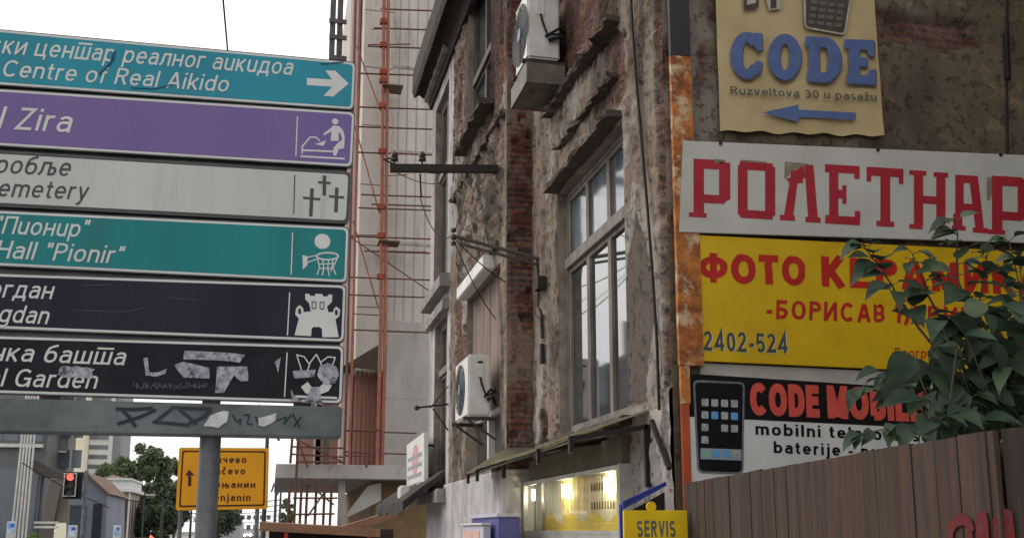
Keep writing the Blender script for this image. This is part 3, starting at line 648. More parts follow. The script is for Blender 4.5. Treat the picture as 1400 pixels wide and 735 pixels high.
# cross arm with insulators
insul = mat('brown insulator', A(52, 40, 36), None, rough=.3)
P = onX(687, 231, X2); Q = onY(533, 230, P.y)
t = thing('cross_arm', 'dark steel cross arm with two insulators sticking out of the brown facade', 'bracket')
b = MB(); b.bar((P.x + .05, P.y, P.z), (Q.x, P.y, Q.z), .09, .11); b.build('arm', dark_metal, t)
for px in (539, 577):
    q = onY(px, 224, P.y); b = MB(); b.lathe((q.x, P.y, q.z), [(.015, 0), (.015, .04), (.06, .05), (.055, .09), (.035, .1), (.05, .12), (.045, .16), (.02, .19)], 10); b.build('insulator', insul, t)
b = MB(); b.tube([(Q.x + .08, P.y, Q.z + .06), (Q.x - .1, P.y - .02, Q.z + .12), (Q.x + .02, P.y, Q.z + .16)], .014); b.tube([(Q.x + .45, P.y, Q.z - .05), (Q.x + .47, P.y, Q.z - .4)], .014); b.build('hook', dark_metal, t)
seat_empty(t, (P.x, P.y, P.z)); ARM = (Q.x, P.y, Q.z)
P2 = onX(742, 355, XF); Q2 = onY(618, 322, P2.y)
t = thing('wire_bracket', 'thin grey double tube wire bracket slanting out of the facade by the brick strip', 'bracket')
b = MB(); b.tube([P2, Q2], .028); b.tube([P2 + Vector((0, .03, -.08)), Q2 + Vector((.1, .03, -.1))], .02); b.build('arm', mat('grey steel tube', A(92, 86, 82), A(70, 64, 60), 4, .6), t)
b = MB()
for dz in (.05, -.06, -.14): b.lathe((Q2.x + .02, Q2.y, Q2.z + dz), [(.015, 0), (.04, .01), (.04, .05), (.015, .06)], 8)
b.build('insulator', insul, t); seat_empty(t, P2)
def sag(p, q, s, n=10): p, q = Vector(p), Vector(q); return [p.lerp(q, k / n) - Vector((0, 0, s * 4 * (k / n) * (1 - k / n))) for k in range(n + 1)]
C1 = onY(537, 281, P.y); C2 = onY(586, 283, P.y); C3 = onX(604, 250, X2 - .02)
b = MB(); b.tube(sag(ARM, C3, .1), .008, 5); b.tube(sag((ARM[0] + .4, ARM[1], ARM[2]), (X2 - .02, P.y + 2.5, C3.z - .7), .12), .008, 5); b.tube(sag(Q2, (X2 - .02, P.y + 2.5, C3.z - .7), .2), .008, 5)
b.tube(sag(Q2, (ARM[0] + .45, ARM[1], ARM[2] - .4), .25), .008, 5); b.tube(sag(Q2, (X2 - .02, Q2.y + 1.2, Q2.z - .9), .1), .008, 5); b.tube(sag(Q2, (X2 - .02, Q2.y + .5, Q2.z - .5), .05), .008, 5)
tag(b.build('drop_wires', rubber), 'loose bundle of thin black wires drooping between the cross arm and the wire bracket', 'wires')
# lower bracket on the grey bay
P3 = onX(613, 552, X2); Q3 = onY(570, 557, P3.y)
b = MB(); b.tube([P3, Q3], .02, 6); b.lathe((Q3.x, Q3.y, Q3.z - .05), [(.01, 0), (.05, .02), (.05, .07), (.01, .1)], 8); b.tube([(X2, P3.y, P3.z - .5), (Q3.x + .3, Q3.y, Q3.z)], .015, 6); b.tube([(X2, P3.y, P3.z + .35), (Q3.x + .25, Q3.y, Q3.z)], .012, 6)
tag(b.build('wire_hook', dark_metal), 'small dark wire hook sticking out of the grey stucco bay', 'bracket')

# ------------------------------------------------------------------ shop awning, lit case, shop signs
XA = onY(783, 595, YC + .55).x
Yn = YC + .62
zw = onX(868, 566, XF).z; zf = onY(783, 597, Yn).z
aw = thing('awning', 'long dull green sheet awning on a black tube frame above the lit shop window', 'awning')
sheetm = mat('dirty polycarbonate sheet', A(136, 130, 112), A(104, 98, 84), 2.5, .7, 0, .15, spots=(A(84, 80, 70), 2, .55, .7))
Yb = [Yn, onX(736, 619, XA).y, Y0 + .03, onX(640, 655, XA).y]
for i in range(3):
    b = MB(); ya, yb = Yb[i], Yb[i + 1] - .02; dz = -.03 * i; n = 16; V = []
    for k in range(n + 1):
        y = ya + (yb - ya) * k / n
        xw_ = XF if y < Y0 else X2; V += [(xw_, y, zw + dz + .01 * math.sin(k * 2.1)), (XA - .03, y, zf + dz + .012 * math.sin(k * 1.7 + i)), (XA - .03, y, zf + dz - .012 + .012 * math.sin(k * 1.7 + i)), (xw_, y, zw + dz - .015)]
    b.add(V, [(j * 4 + k, j * 4 + (k + 1) % 4, j * 4 + 4 + (k + 1) % 4, j * 4 + 4 + k) for j in range(n) for k in range(4)] + [(0, 3, 2, 1), (n * 4, n * 4 + 1, n * 4 + 2, n * 4 + 3)])
    b.build('sheet', sheetm, aw)
t_ = sheetm.node_tree; p_ = t_.nodes['Principled BSDF']; o_ = t_.nodes['Material Output']; tl_ = nd(t_, 'ShaderNodeBsdfTranslucent'); mm_ = nd(t_, 'ShaderNodeMixShader'); mm_.inputs[0].default_value = .55; tl_.inputs[0].default_value = A(196, 190, 164)
t_.links.new(p_.outputs[0], mm_.inputs[1]); t_.links.new(tl_.outputs[0], mm_.inputs[2]); t_.links.new(mm_.outputs[0], o_.inputs[0])
zwb = onX(875, 584, XF).z - zf; awb = mat('black tube', A(26, 25, 25), None, rough=.5)
for i, y in enumerate(Yb):
    dz = -.02 - .03 * min(i, 2); xw_ = (XF if y < Y0 else X2) - .03; leg = (onX(877, 664, XF).z - zf - zwb, -.26, -.22, -.2)[i]
    b = MB(); b.bar((XA - .02, y, zf + dz), (xw_, y, zf + dz + zwb), .05, .05); b.bar((xw_, y, zf + dz + zwb + .025), (xw_, y, zf + dz + zwb + leg), .05, .05)
    b.bar((XA, y, zf + dz - .02), (XA, y, zf + dz - .13), .04, .05); b.build('frame', awb, aw)
b = MB(); b.bar((XA + .02, Yb[0], zf - .03), (XA + .02, Yb[3], zf - .09), .025, .025); b.build('front_rail', awb, aw)
b = MB(); b.bar((XF - .06, YC + .4, onX(891, 577, XF).z), (XF - .06, YC - .02, onX(924, 640, XF).z), .04, .04); b.build('strut', dark_metal, aw)
seat_empty(aw, (XF, Yn, zw))

# fascia box under the awning + lit display case
XC = XF - .17
yA, yB = onX(846, 690, XC).y, onX(733, 690, XC).y; yG = min(onX(712, 700, XC).y, Y0 - .04)
zT, zB = onX(846, 634, XC).z, onX(846, 730, XC).z
zL = onX(780, 655, XC).z
fas = MB(); fas.box((XC + .06, yA + .05, zT + .012), (XF - .02, yG - .1, zT + .30)); tag(fas.build('shutter_fascia', mat('greenish fascia', A(112, 108, 92), A(86, 82, 72), 3, .8, 0, .2), bevel=.01), 'dull green roller fascia between the awning and the lit shop window', 'fascia')
case = thing('shop_window', 'brightly lit shop window full of yellow roller shutter samples under the awning', 'shop window')
alu = mat('aluminium frame', A(190, 190, 182), A(160, 158, 150), 4, .4, .4)
b = MB(); s = .05
for y in (yA, yB - s, yG - s): b.box((XC, y, zB), (XC + .06, y + s, zT))
for za, zb in ((zB, zB + .04), (zT - .05, zT)):
    b.box((XC + .004, yA + s, za), (XC + .056, yB - s, zb)); b.box((XC + .004, yB, za), (XC + .056, yG - s, zb))
b.box((XC + .002, yA - .03, zB), (XF - .02, yA - .002, zT + .01)); b.box((XC + .005, yA + .002, zT - .02), (XF - .022, yG, zT - .004))
b.box((XC + .004, yA + .003, zB - .12), (XF - .023, yG - .003, zB - .003)); b.build('frame', alu, case)
yl1 = mat('yellow slats', A(224, 196, 60), A(230, 208, 96), 1.5, .6, 0); yl2 = mat('cream slats', A(232, 228, 206), A(224, 216, 184), 2, .6); dkslat = mat('dark slots', A(70, 62, 40), None)
b = MB(); n = int((yB - yA) / .032)
for k in range(n):
    y = yA + (yB - yA) * k / n; w = (yB - yA) / n; c = rnd.random()
    zc = zB + .2 + .06 * math.sin(k * .21) + rnd.uniform(-.02, .02)
    b.box((XF - .045 - rnd.uniform(0, .008), y + .002, zc), (XF - .02, y + w * .92, zT - .02), 1 if c < .88 else 0)
    b.box((XF - .05, y + .002, zB), (XF - .02, y + w * .96, zc - .004), 0)
    if .12 < k / n < .38 and k % 3 == 0:
        for zq in (zB + .48, zB + .27): b.box((XF - .06, y, zq), (XF - .0545, y + w * .7, zq + .085), 2)
b.build('shutter_samples', [yl1, yl2, dkslat], case)
lampm = mat('lit lamp', (1, 1, 1, 1), emit=(1, .95, .70, 1), es=9)
for f in (.17, .66, 1.1):
    y = yA + (yB - yA) * f; b = MB(); b.tube([(XC + .05, y, zT - .11), (XC + .05, y, zT - .26)], .02, 8); b.build('lamp', lampm, case)
    pl = bpy.data.lights.new('shop_lamp', 'POINT'); pl.energy = 5; pl.color = (1, .93, .66); pl.shadow_soft_size = .06
    po = bpy.data.objects.new('shop_lamp', pl); COL.objects.link(po); po.location = (XC + .085, y, zT - .2); po.parent = case
gl = bpy.data.materials.new('clear glass'); gl.use_nodes = True; t_ = gl.node_tree; t_.nodes.clear()
o_ = nd(t_, 'ShaderNodeOutputMaterial'); mx_ = nd(t_, 'ShaderNodeMixShader'); tr_ = nd(t_, 'ShaderNodeBsdfTransparent'); gs_ = nd(t_, 'ShaderNodeBsdfGlossy', Roughness=.02); fn_ = nd(t_, 'ShaderNodeFresnel', IOR=1.45)
t_.links.new(fn_.outputs[0], mx_.inputs[0]); t_.links.new(tr_.outputs[0], mx_.inputs[1]); t_.links.new(gs_.outputs[0], mx_.inputs[2]); t_.links.new(mx_.outputs[0], o_.inputs[0])
for ya, yb in ((yA + s, yB - s), (yB, yG - s)):
    b = MB(); b.add([(XC + .03, ya, zB + .06), (XC + .03, yb, zB + .06), (XC + .03, yb, zT - .05), (XC + .03, ya, zT - .05)], [(0, 3, 2, 1)]); b.build('pane', gl, case)
b = MB(); b.box((XC + .05, yA - .02, 0), (XF - .02, yG, zB - .125)); b.build('plinth', mat('grey plinth', A(128, 126, 120), A(104, 102, 98), 3, .8), case)
seat_empty(case, (XC, yA, 0))

# yellow service sign at the corner
YS1 = YC - .3
fs1 = frameY(YS1)
t = thing('service_sign', 'yellow board reading SERVIS standing at the corner beside the lit shop window', 'sign')
q0, q1 = fs1.px(851, 697), fs1.px(937, 697)
yel = mat('yellow print', A(228, 196, 30), A(214, 178, 24), 3, .5); yel2 = mat('pale yellow print', A(226, 214, 150), None, rough=.5); greyink = mat('grey ink', A(110, 110, 104), A(80, 80, 78), 6, .6)
b = MB(); b.prism(fs1, [(q0[0], .6), (q1[0], .6), (q1[0], q1[1]), (q0[0], q0[1])], 0, .04); b.build('board', yel, t, bevel=.004)
b = MB(); text(b, fs1, 'SERVIS', 'SERVIS', (869, 733), (921, 733), 22, .0425, 0, bold=.03); b.build('lettering', greyink, t)
b = MB(); b.prism(fs1, circ(fs1, fs1.px(889, 692), .045), .012, .03); b.build('emblem', yel, t)
b = MB(); b.box((q0[0] + .03, YS1 + .002, 0), (q0[0] + .07, YS1 + .04, 1.7)); b.box((q1[0] - .07, YS1 + .002, 0), (q1[0] - .03, YS1 + .04, 1.7)); b.build('post', grey_pole, t)
seat_empty(t, (q0[0], YS1, 0))
bluem = mat('blue tarpaulin', A(40, 56, 146), A(30, 42, 110), 3, .6, 0, .2)
u0 = onY(852, 688, YC); u1 = onY(911, 658, YC)
b = MB(); b.add([(u0.x, YC, u0.z + .02), (u1.x, YC, u1.z), (u1.x, YC, u1.z - .035), (u0.x, YC, u0.z - .05), (u0.x, YC + .04, u0.z + .02), (u1.x, YC + .04, u1.z), (u1.x, YC + .04, u1.z - .035), (u0.x, YC + .04, u0.z - .05)],
                [(0, 1, 2, 3), (4, 7, 6, 5), (0, 4, 5, 1), (3, 2, 6, 7), (0, 3, 7, 4), (1, 5, 6, 2)])
b.tube([(u0.x + .05, YC + .2, 0), (u0.x + .05, YC + .2, u0.z)], .02, 6)
b.add([(u0.x + .01, YC + .05, u0.z - .1), (u1.x, YC + .05, u1.z - .09), (u1.x, YC + .05, u0.z - .4), (u0.x + .01, YC + .05, u0.z - .4)], [(0, 1, 2, 3)], 1)
tag(b.build('blue_awning', [bluem, black_paint]), 'small sloping blue awning between the lit window and the orange post', 'awning')

# blue kiosk and white cabinet by the wall
kb = mat('blue violet paint', A(88, 88, 150), A(72, 72, 128), 2, .6, 0, .05); kw = mat('pale lilac paint', A(186, 184, 196), A(168, 166, 178), 3, .6)
ka = onX(711, 705, X2 - .09).y; XK = onY(682, 705, ka).x; kz = onY(700, 701, ka).z; ke = onX(645, 710, XK).y
t = thing('blue_kiosk', 'blue violet cabinet with a pale top edge against the white shop wall', 'cabinet')
b = MB(); b.box((XK, ka, 0), (X2 - .09, ke, kz - .05)); b.build('body', kb, t, bevel=.01)
b = MB(); b.box((XK - .03, ka - .03, kz - .048), (X2 - .08, ke + .03, kz)); b.build('top', kw, t, bevel=.008); seat_empty(t, ((XK + X2) / 2, (ka + ke) / 2, 0))
wa_ = ka + .25; XW = onY(661, 716, wa_).x; wz = onY(668, 714, wa_).z
t = thing('poster_cabinet', 'pale grey cabinet with a pinkish poster in front of the blue cabinet', 'cabinet')
b = MB(); b.box((XW, wa_, 0), (XK - .05, wa_ + 1.5, wz - .03)); b.build('body', kw, t, bevel=.01)
b = MB(); b.box((XW - .03, wa_ - .03, wz - .028), (XK - .05, wa_ + 1.53, wz)); b.build('lid', white_metal, t, bevel=.006)
b = MB(); b.box((XW - .008, wa_ + .25, .4), (XW - .001, wa_ + 1.4, wz - .1)); b.build('poster', mat('faded poster', A(206, 172, 160), A(188, 150, 140), 3, .7), t); seat_empty(t, (XW, wa_, 0))

# projecting white signboard on the grey bay
XS = X2 - .25
t = thing('bay_sign', 'faded white signboard with a red mark hanging parallel to the grey stucco bay', 'sign')
fx = frameX(XS); c4 = pxs(fx, [(556, 608), (580, 590), (580, 671), (556, 684)])
b = MB(); b.prism(fx, c4, -.08, 0); b.build('board', white_metal, t)
b = MB(); cc = ((c4[0][0] + c4[1][0]) / 2 + .1, (c4[0][1] + c4[2][1]) / 2 + .15); b.sheet(fx, circ(fx, cc, .5, 20, .32), .004); b.build('red_mark', mat('faded red ink', A(190, 130, 128), A(200, 160, 156), 6, .7), t)
b = MB()
for k in range(4): b.sheet(fx, [(c4[0][0] + .3, c4[3][1] + .25 + .2 * k), (c4[1][0] - .3, c4[3][1] + .25 + .2 * k), (c4[1][0] - .3, c4[3][1] + .33 + .2 * k), (c4[0][0] + .3, c4[3][1] + .33 + .2 * k)], .004)
b.build('text_lines', mat('faded grey ink', A(140, 142, 150), None), t)
b = MB(); b.bar((XS + .08, -c4[0][0] - .3, c4[0][1] - .2), (X2, -c4[0][0] - .3, c4[0][1] - .2), .05, .05); b.bar((XS + .08, -c4[1][0] + .3, c4[0][1] - .2), (X2, -c4[1][0] + .3, c4[0][1] - .2), .05, .05); b.build('bracket', dark_metal, t)
seat_empty(t, (X2, -c4[0][0], c4[0][1]))
q = onX(550, 680, X2 - .55)
b = MB(); b.box((X2 - .62, q.y - .3, q.z - .22), (X2 - .42, q.y + .3, q.z + .25)); b.box((X2 - .42, q.y - .04, q.z - .04), (X2, q.y + .04, q.z + .04))
tag(b.build('small_light_box', white_metal, bevel=.03), 'small white box lamp on an arm left of the faded white signboard', 'lamp')
# dark awning at the bay shop
q = onX(585, 690, X2); yq = q.y
b = MB(); V = []; n = 12
for k in range(n + 1):
    y = yq - 2.2 + 5.2 * k / n; V += [(X2, y, 2.75 + .02 * math.sin(k * 3)), (X2 - .8, y, 2.15 + .05 * math.sin(k * 2.3)), (X2 - .8, y, 1.95 + .05 * math.sin(k * 2.3 + .5)), (X2 - .05, y, 2.6)]
b.add(V, [(j * 4 + k, j * 4 + (k + 1) % 4, j * 4 + 4 + (k + 1) % 4, j * 4 + 4 + k) for j in range(n) for k in range(4)] + [(0, 3, 2, 1), (n * 4, n * 4 + 1, n * 4 + 2, n * 4 + 3)])
tag(b.build('dark_awning', mat('dark canvas', A(42, 40, 40), A(64, 60, 58), 2, .9, 0, .3)), 'drooping dark canvas awning below the grey stucco bay', 'awning')

# ================================================================== SIGNS ON THE SIDE WALL
def off(fr, d): return Frame(fr.O + fr.n * d, fr.u, fr.v, fr.n)
# post
t = thing('corner_post', 'rusty orange steel post at the building corner, blackened at its top', 'post')
fp = off(FE, .05)
def vstrip(b, x0, y0, x1, y1, mi, d0=0, d1=.05, wpx=None):
    b.prism(fp, pxs(fp, [(x0, y1), (x1, y1), (x1, y0), (x0, y0)]), d0, d1, mi)
b = MB(); xa, xb_ = fp.px(921, 300)[0], fp.px(949, 300)[0]
zA, zBq, zC, zD, zE_ = fp.px(935, 80)[1], fp.px(935, 190)[1], fp.px(940, 318)[1], fp.px(940, 500)[1], fp.px(930, 552)[1]
b.box((xa, YC - .1, zA), (xb_, YC - .045, zA + 2.2), 1)
b.box((xa, YC - .1, zBq - .3), (xb_, YC - .045, zA - .004), 0); b.box((xa, YC - .1, zD), (xb_ + .03, YC - .045, zBq - .304), 0)
b.box((xa + .01, YC - .09, zE_), (xa + .1, YC - .045, zD - .004), 0)
b.build('upper_post', [rust, black_paint], t)
b = MB(); b.box((xa + .01, YC - .088, 0), (xa + .085, YC - .046, zE_ - .004)); b.build('lower_post', mat('red orange paint', A(176, 82, 46), A(150, 70, 44), 5, .7, 0, .1), t); seat_empty(t, (xa, YC - .08, 0))

# CODE banner
t = thing('phone_banner', 'yellowed cloth banner with blue CODE lettering and an arrow, topmost on the side wall', 'banner')
fb = off(FE, .035)
bx0, bz0 = fb.px(984, 180); bx1 = fb.px(1207, 186)[0]; bzr = fb.px(1207, 187)[1]; bz1 = bz0 + 2.3
def wav(x, z): return .012 * math.sin((x - bx0) * 9 + z * 2) * (.4 + .6 * ss(bz0 + 1.2, bz0, z)) + .01 * noise.noise(Vector((x * 4, z * 3, 2)))
nx, nz = 36, 60; V = []
for i in range(nx + 1):
    for j in range(nz + 1):
        x = bx0 + (bx1 - bx0) * i / nx; zb = bz0 + (bzr - bz0) * i / nx + .012 * math.sin(i * .9) ; z = zb + (bz1 - zb) * j / nz; V.append(fb.pt(x, z, .02 + wav(x, z)))
b = MB().add(V, [(i * (nz + 1) + j, (i + 1) * (nz + 1) + j, (i + 1) * (nz + 1) + j + 1, i * (nz + 1) + j + 1) for i in range(nx) for j in range(nz)])
b.build('cloth', mat('yellowed banner cloth', A(182, 164, 126), A(164, 146, 106), 1.6, .75, 0, .1, spots=(A(128, 104, 70), 1.2, .6, .75)), t, smooth=True)
blue = mat('faded blue ink', A(84, 102, 148), A(70, 88, 132), 5, .7); darkink = mat('dark faded ink', A(92, 88, 84), A(70, 66, 64), 20, .7)
SLAB = []
def slab_code(b, d, mi, dx=0, dy=0):
    Z = lambda pts: pxs(fb, [(x + dx, y + dy) for x, y in zm(pts, 960, 0, 3.677)])
    def ringp(c, rx, ry, ix, iy, a0=0, a1=360, n=24):
        for k in range(n):
            p, q = R(a0 + (a1 - a0) * k / n), R(a0 + (a1 - a0) * (k + 1) / n)
            b.sheet(fb, Z([(c[0] + rx * math.cos(p), c[1] - ry * math.sin(p)), (c[0] + rx * math.cos(q), c[1] - ry * math.sin(q)), (c[0] + ix * math.cos(q), c[1] - iy * math.sin(q)), (c[0] + ix * math.cos(p), c[1] - iy * math.sin(p))][::-1]), d, mi)
    ringp((212, 292), 82, 118, 24, 68, 42, 318); b.sheet(fb, Z([(252, 178), (288, 182), (290, 265), (262, 268), (240, 230), (225, 200)]), d, mi); b.sheet(fb, Z([(235, 345), (262, 318), (290, 325), (280, 380), (240, 395)]), d, mi)
    ringp((402, 300), 84, 116, 24, 66)
    for q in ([(505, 195), (600, 200), (600, 250), (505, 245)], [(522, 245), (575, 250), (575, 380), (522, 375)], [(515, 370), (600, 378), (600, 428), (515, 422)]): b.sheet(fb, Z(q), d, mi)
    ringp((598, 314), 88, 114, 22, 66, -90, 90)
    for q in ([(700, 210), (850, 215), (850, 262), (700, 257)], [(722, 257), (775, 260), (775, 392), (722, 388)], [(712, 385), (858, 393), (858, 440), (712, 432)], [(812, 262), (850, 262), (850, 300), (820, 290)], [(775, 300), (815, 302), (815, 348), (775, 346)], [(822, 365), (858, 358), (858, 393), (815, 392)]): b.sheet(fb, Z(q), d, mi)
b = MB(); slab_code(b, .053, 1, 1.5, 2); slab_code(b, .058, 0); text(b, fb, 'Ruzveltova 30 u pasažu', 'Ruzveltova 30 u pasažu', (996, 132), (1195, 141), 10.5, .056, 2, bold=.015)
b.sheet(fb, pxs(fb, [(1039, 157), (1088, 146), (1088, 153), (1166, 157), (1166, 167), (1088, 163), (1088, 170)]), .056, 0)
b.build('lettering', [blue, mat('ink shadow', A(84, 80, 78), None), darkink], t)
phm = mat('printed phone grey', A(176, 170, 150), A(140, 134, 120), 8, .6); phd = mat('printed phone dark', A(52, 48, 46), A(70, 64, 58), 12, .6)
b = MB(); o4 = pxs(fb, [(1094, -70), (1170, -60), (1152, 52), (1096, 42)]); b.sheet(fb, round_poly(o4, .06), .0535, 0); b.sheet(fb, round_poly(inset(round_poly(o4, .06), .022), .002), .056, 1)
for r_ in range(4):
    for c_ in range(4): cx_, cy_ = 1105 + c_ * 12 - r_ * 1.2, 4 + r_ * 9 + c_ * 1.5; b.sheet(fb, pxs(fb, [(cx_, cy_), (cx_ + 9, cy_ + 1.2), (cx_ + 8.5, cy_ + 6), (cx_ - .5, cy_ + 5)]), .0585, 2)
b.sheet(fb, pxs(fb, [(1014, -20), (1034, -24), (1034, 14), (1014, 18)]), .0535, 1); b.sheet(fb, pxs(fb, [(1018, -16), (1030, -19), (1030, 8), (1018, 11)]), .056, 0); b.sheet(fb, pxs(fb, [(1040, -10), (1066, -14), (1064, 16), (1048, 18)]), .0535, 0); b.sheet(fb, pxs(fb, [(1050, 4), (1058, 3), (1058, 15), (1050, 16)]), .056, 1)
b.build('printed_phones', [phm, phd, mat('printed keys', A(96, 90, 82), None)], t); seat_empty(t, fb.pt(bx0, bz0))

# white board with red slab letters
t = thing('red_letter_board', 'long white board with large red Cyrillic slab letters on the side wall', 'sign')
fw_ = off(FE, .11)
c4 = pxs(fw_, [(934, 192), (1470, 215), (1470, 334), (929, 317)])
wht = mat('worn white paint', A(184, 184, 177), A(168, 168, 160), 1.5, .7, 0, .05, spots=(A(150, 130, 104), 3, .66, .78))
b = MB(); b.prism(fw_, c4, -.03, 0); b.build('board', wht, t, bevel=.004)
redm = mat('red sign paint', A(162, 38, 50), A(146, 30, 42), 4, .65, spots=(A(196, 120, 120), 8, .66, .76))
b = MB(); fr_ = fw_
def LZ(pts): return pxs(fr_, zm(pts, 900, 0, 2.228))
def rect(x0, y0, x1, y1, sk=.06, mi=0): # sk: board's own slope
    b.sheet(fr_, LZ([(x0, y0), (x1, y0 + sk * (x1 - x0)), (x1, y1 + sk * (x1 - x0)), (x0, y1)]), .002, mi)
def quad(p, mi=0): b.sheet(fr_, LZ(p), .002, mi)
def glyph_P(x, y):
    rect(x + 10, y + 18, x + 42, y + 172); rect(x - 4, y + 164, x + 50, y + 178); rect(x + 10, y + 1, x + 100, y + 30); rect(x + 88, y + 12, x + 122, y + 125); rect(x + 10, y + 108, x + 102, y + 134)
    quad([(x + 100, y + 6), (x + 122, y + 26), (x + 100, y + 34)]); quad([(x + 122, y + 120), (x + 100, y + 141), (x + 98, y + 115)])
glyph_P(97, 482)
rect(248, 492, 348, 516); rect(242, 505, 272, 652); rect(325, 508, 356, 656); rect(250, 638, 348, 663); quad([(242, 507), (252, 492), (270, 510)]); quad([(356, 520), (345, 497), (330, 515)]); quad([(242, 650), (254, 664), (268, 645)]); quad([(356, 650), (342, 669), (330, 648)])
quad([(402, 530), (440, 505), (448, 540), (420, 560)]); quad([(405, 520), (428, 522), (410, 664), (382, 660)]); quad([(445, 503), (472, 502), (486, 668), (456, 666)]); rect(370, 654, 416, 670); rect(448, 660, 494, 676); quad([(388, 545), (432, 530), (442, 556), (404, 562)])
rect(507, 500, 612, 524); rect(520, 520, 548, 660); rect(508, 655, 614, 680); rect(596, 510, 613, 544); rect(548, 578, 572, 604); rect(560, 564, 573, 620); rect(598, 642, 615, 666)
rect(634, 508, 746, 534); rect(676, 530, 706, 676); rect(664, 672, 718, 688); rect(634, 518, 648, 552); rect(732, 520, 746, 560)
rect(778, 528, 806, 686); rect(846, 534, 874, 692); rect(764, 518, 816, 532); rect(838, 524, 882, 538); rect(764, 682, 804, 696); rect(836, 686, 882, 700); rect(806, 596, 846, 620)
rect(904, 532, 974, 556); rect(904, 545, 930, 650); quad([(948, 555), (976, 556), (992, 700), (966, 698)]); rect(930, 620, 968, 642); rect(898, 650, 926, 690); rect(894, 686, 936, 700); rect(958, 692, 1004, 708)
glyph_P(1006, 534)
# 'И' 'Ц' that follow off the frame are cut by the board's end
b.build('lettering', redm, t)
b = MB(); quad([(385, 492), (458, 499), (446, 530), (424, 512), (384, 546)]); quad([(1000, 540), (1060, 536), (1066, 552), (1022, 560), (1012, 606), (1000, 612)]); quad([(250, 487), (330, 492), (328, 500), (250, 498)]); quad([(168, 484), (205, 488), (200, 500), (172, 496)]); b.build('worn_paint', mat('worn brown paint', A(112, 100, 88), A(140, 128, 112), 8, .9), t)
b = MB()
for px in (985, 1200, 1368): q = fw_.px(px, 197 + (px - 934) * .04); b.prism(fw_, circ(fw_, (q[0], q[1] + .02), .018, 8), -.02, .015)
b.build('bolt', dark_metal, t); seat_empty(t, fw_.pt(*c4[3]))

# yellow board
t = thing('yellow_letter_board', 'bright yellow painted board with red Cyrillic lettering and a phone number, half behind leaves', 'sign')
fyb = off(FE, .09); c4 = pxs(fyb, [(951, 321), (1470, 347), (1470, 516), (957, 493)])
b = MB(); b.prism(fyb, c4, -.03, 0); b.build('board', mat('yellow sign paint', A(200, 164, 10), A(186, 150, 8), 2, .55, 0, .03, spots=(A(172, 130, 8), 2, .62, .8)), t, bevel=.004)
red2 = mat('dark red sign paint', A(176, 34, 22), A(158, 28, 20), 6, .6)
Z2 = lambda u, v: (900 + u / 2.8, 300 + v / 2.8)
b = MB()
text(b, fyb, 'ФОТО', 'ФОТО', Z2(157, 238), Z2(568, 252), 39, .003, 0, .04, .05, .6, wob=.012); text(b, fyb, 'КЕРАМИКА', 'КЕРАМИКА', Z2(626, 256), Z2(1480, 290), 39, .003, 0, .04, .05, .7, wob=.012)
text(b, fyb, '-БОРИСАВ', '-БОРИСАВ', Z2(413, 378), Z2(870, 394), 25, .003, 0, .1, .03, 1.05, wob=.008); text(b, fyb, 'ЂЕРИЋ', 'ЂЕРИЋ', Z2(905, 396), Z2(1215, 408), 25, .003, 0, .1, .03, 1.05, wob=.008)
text(b, fyb, 'Рузвелтова', 'Рузвелтова', Z2(1130, 486), Z2(1400, 496), 14, .003, 0, .1, .01); text(b, fyb, 'Београд', 'Београд', Z2(905, 524), Z2(1080, 530), 12, .003, 0, .1, .01)
b.build('lettering', red2, t)
b = MB(); text(b, fyb, '2402-524', '2402-524', Z2(172, 503), Z2(499, 515), 26, .003, 1, 0, .03, wob=.006); text(b, fyb, '2402-524', '2402-524', Z2(168, 500), Z2(495, 512), 26, .0045, 0, 0, .025, wob=.006); b.build('phone_number', [mat('slate paint', A(66, 70, 66), None, rough=.6), mat('pale outline', A(196, 190, 140), None)], t); seat_empty(t, fyb.pt(*c4[3]))

# CODE MOBILE board
t = thing('phone_shop_board', 'black and white board with a smartphone picture, lowest sign on the side wall', 'sign')
fm_ = off(FE, .07); c4 = pxs(fm_, [(938, 510), (1420, 541), (1420, 720), (938, 700)])
b = MB(); b.prism(fm_, c4, -.03, 0); b.build('board', mat('white print', A(206, 208, 206), A(192, 194, 192), 2, .5), t)
blk = mat('black print', A(22, 21, 22), A(28, 27, 28), 4, .8, spec=.1)
b = MB(); b.sheet(fm_, pxs(fm_, [(938, 510), (1420, 541), (1420, 592), (938, 569)]), .002); b.build('black_band', blk, t)
b = MB(); text(b, fm_, 'CODE', 'CODE', Z2(352, 244 + 504), Z2(618, 254 + 504), 44, .006, 0, 0, .07, .3); text(b, fm_, 'MOBILE', 'MOBILE', Z2(648, 256 + 504), Z2(1020, 271 + 504), 44, .006, 0, 0, .07, .3)
b.build('red_lettering', mat('salmon red print', A(206, 84, 70), A(190, 74, 62), 5, .5), t)
b = MB(); text(b, fm_, 'mobilni telefoni  servis', 'mobilni telefoni  servis', Z2(372, 318 + 504), Z2(1165, 352 + 504), 15.5, .003, 0, 0, .028); text(b, fm_, 'baterije - punjači', 'baterije - punjači', Z2(442, 388 + 504), Z2(1000, 412 + 504), 15.5, .003, 0, 0, .028); b.build('black_lettering', blk, t)
b = MB(); o4 = pxs(fm_, [(947, 519), (1018, 522), (1016, 648), (953, 646)]); b.sheet(fm_, round_poly(o4, .055), .0045, 0); b.sheet(fm_, round_poly(inset(o4, .02), .045), .007, 1)
ic = [(2, 3, 4, 5)] 
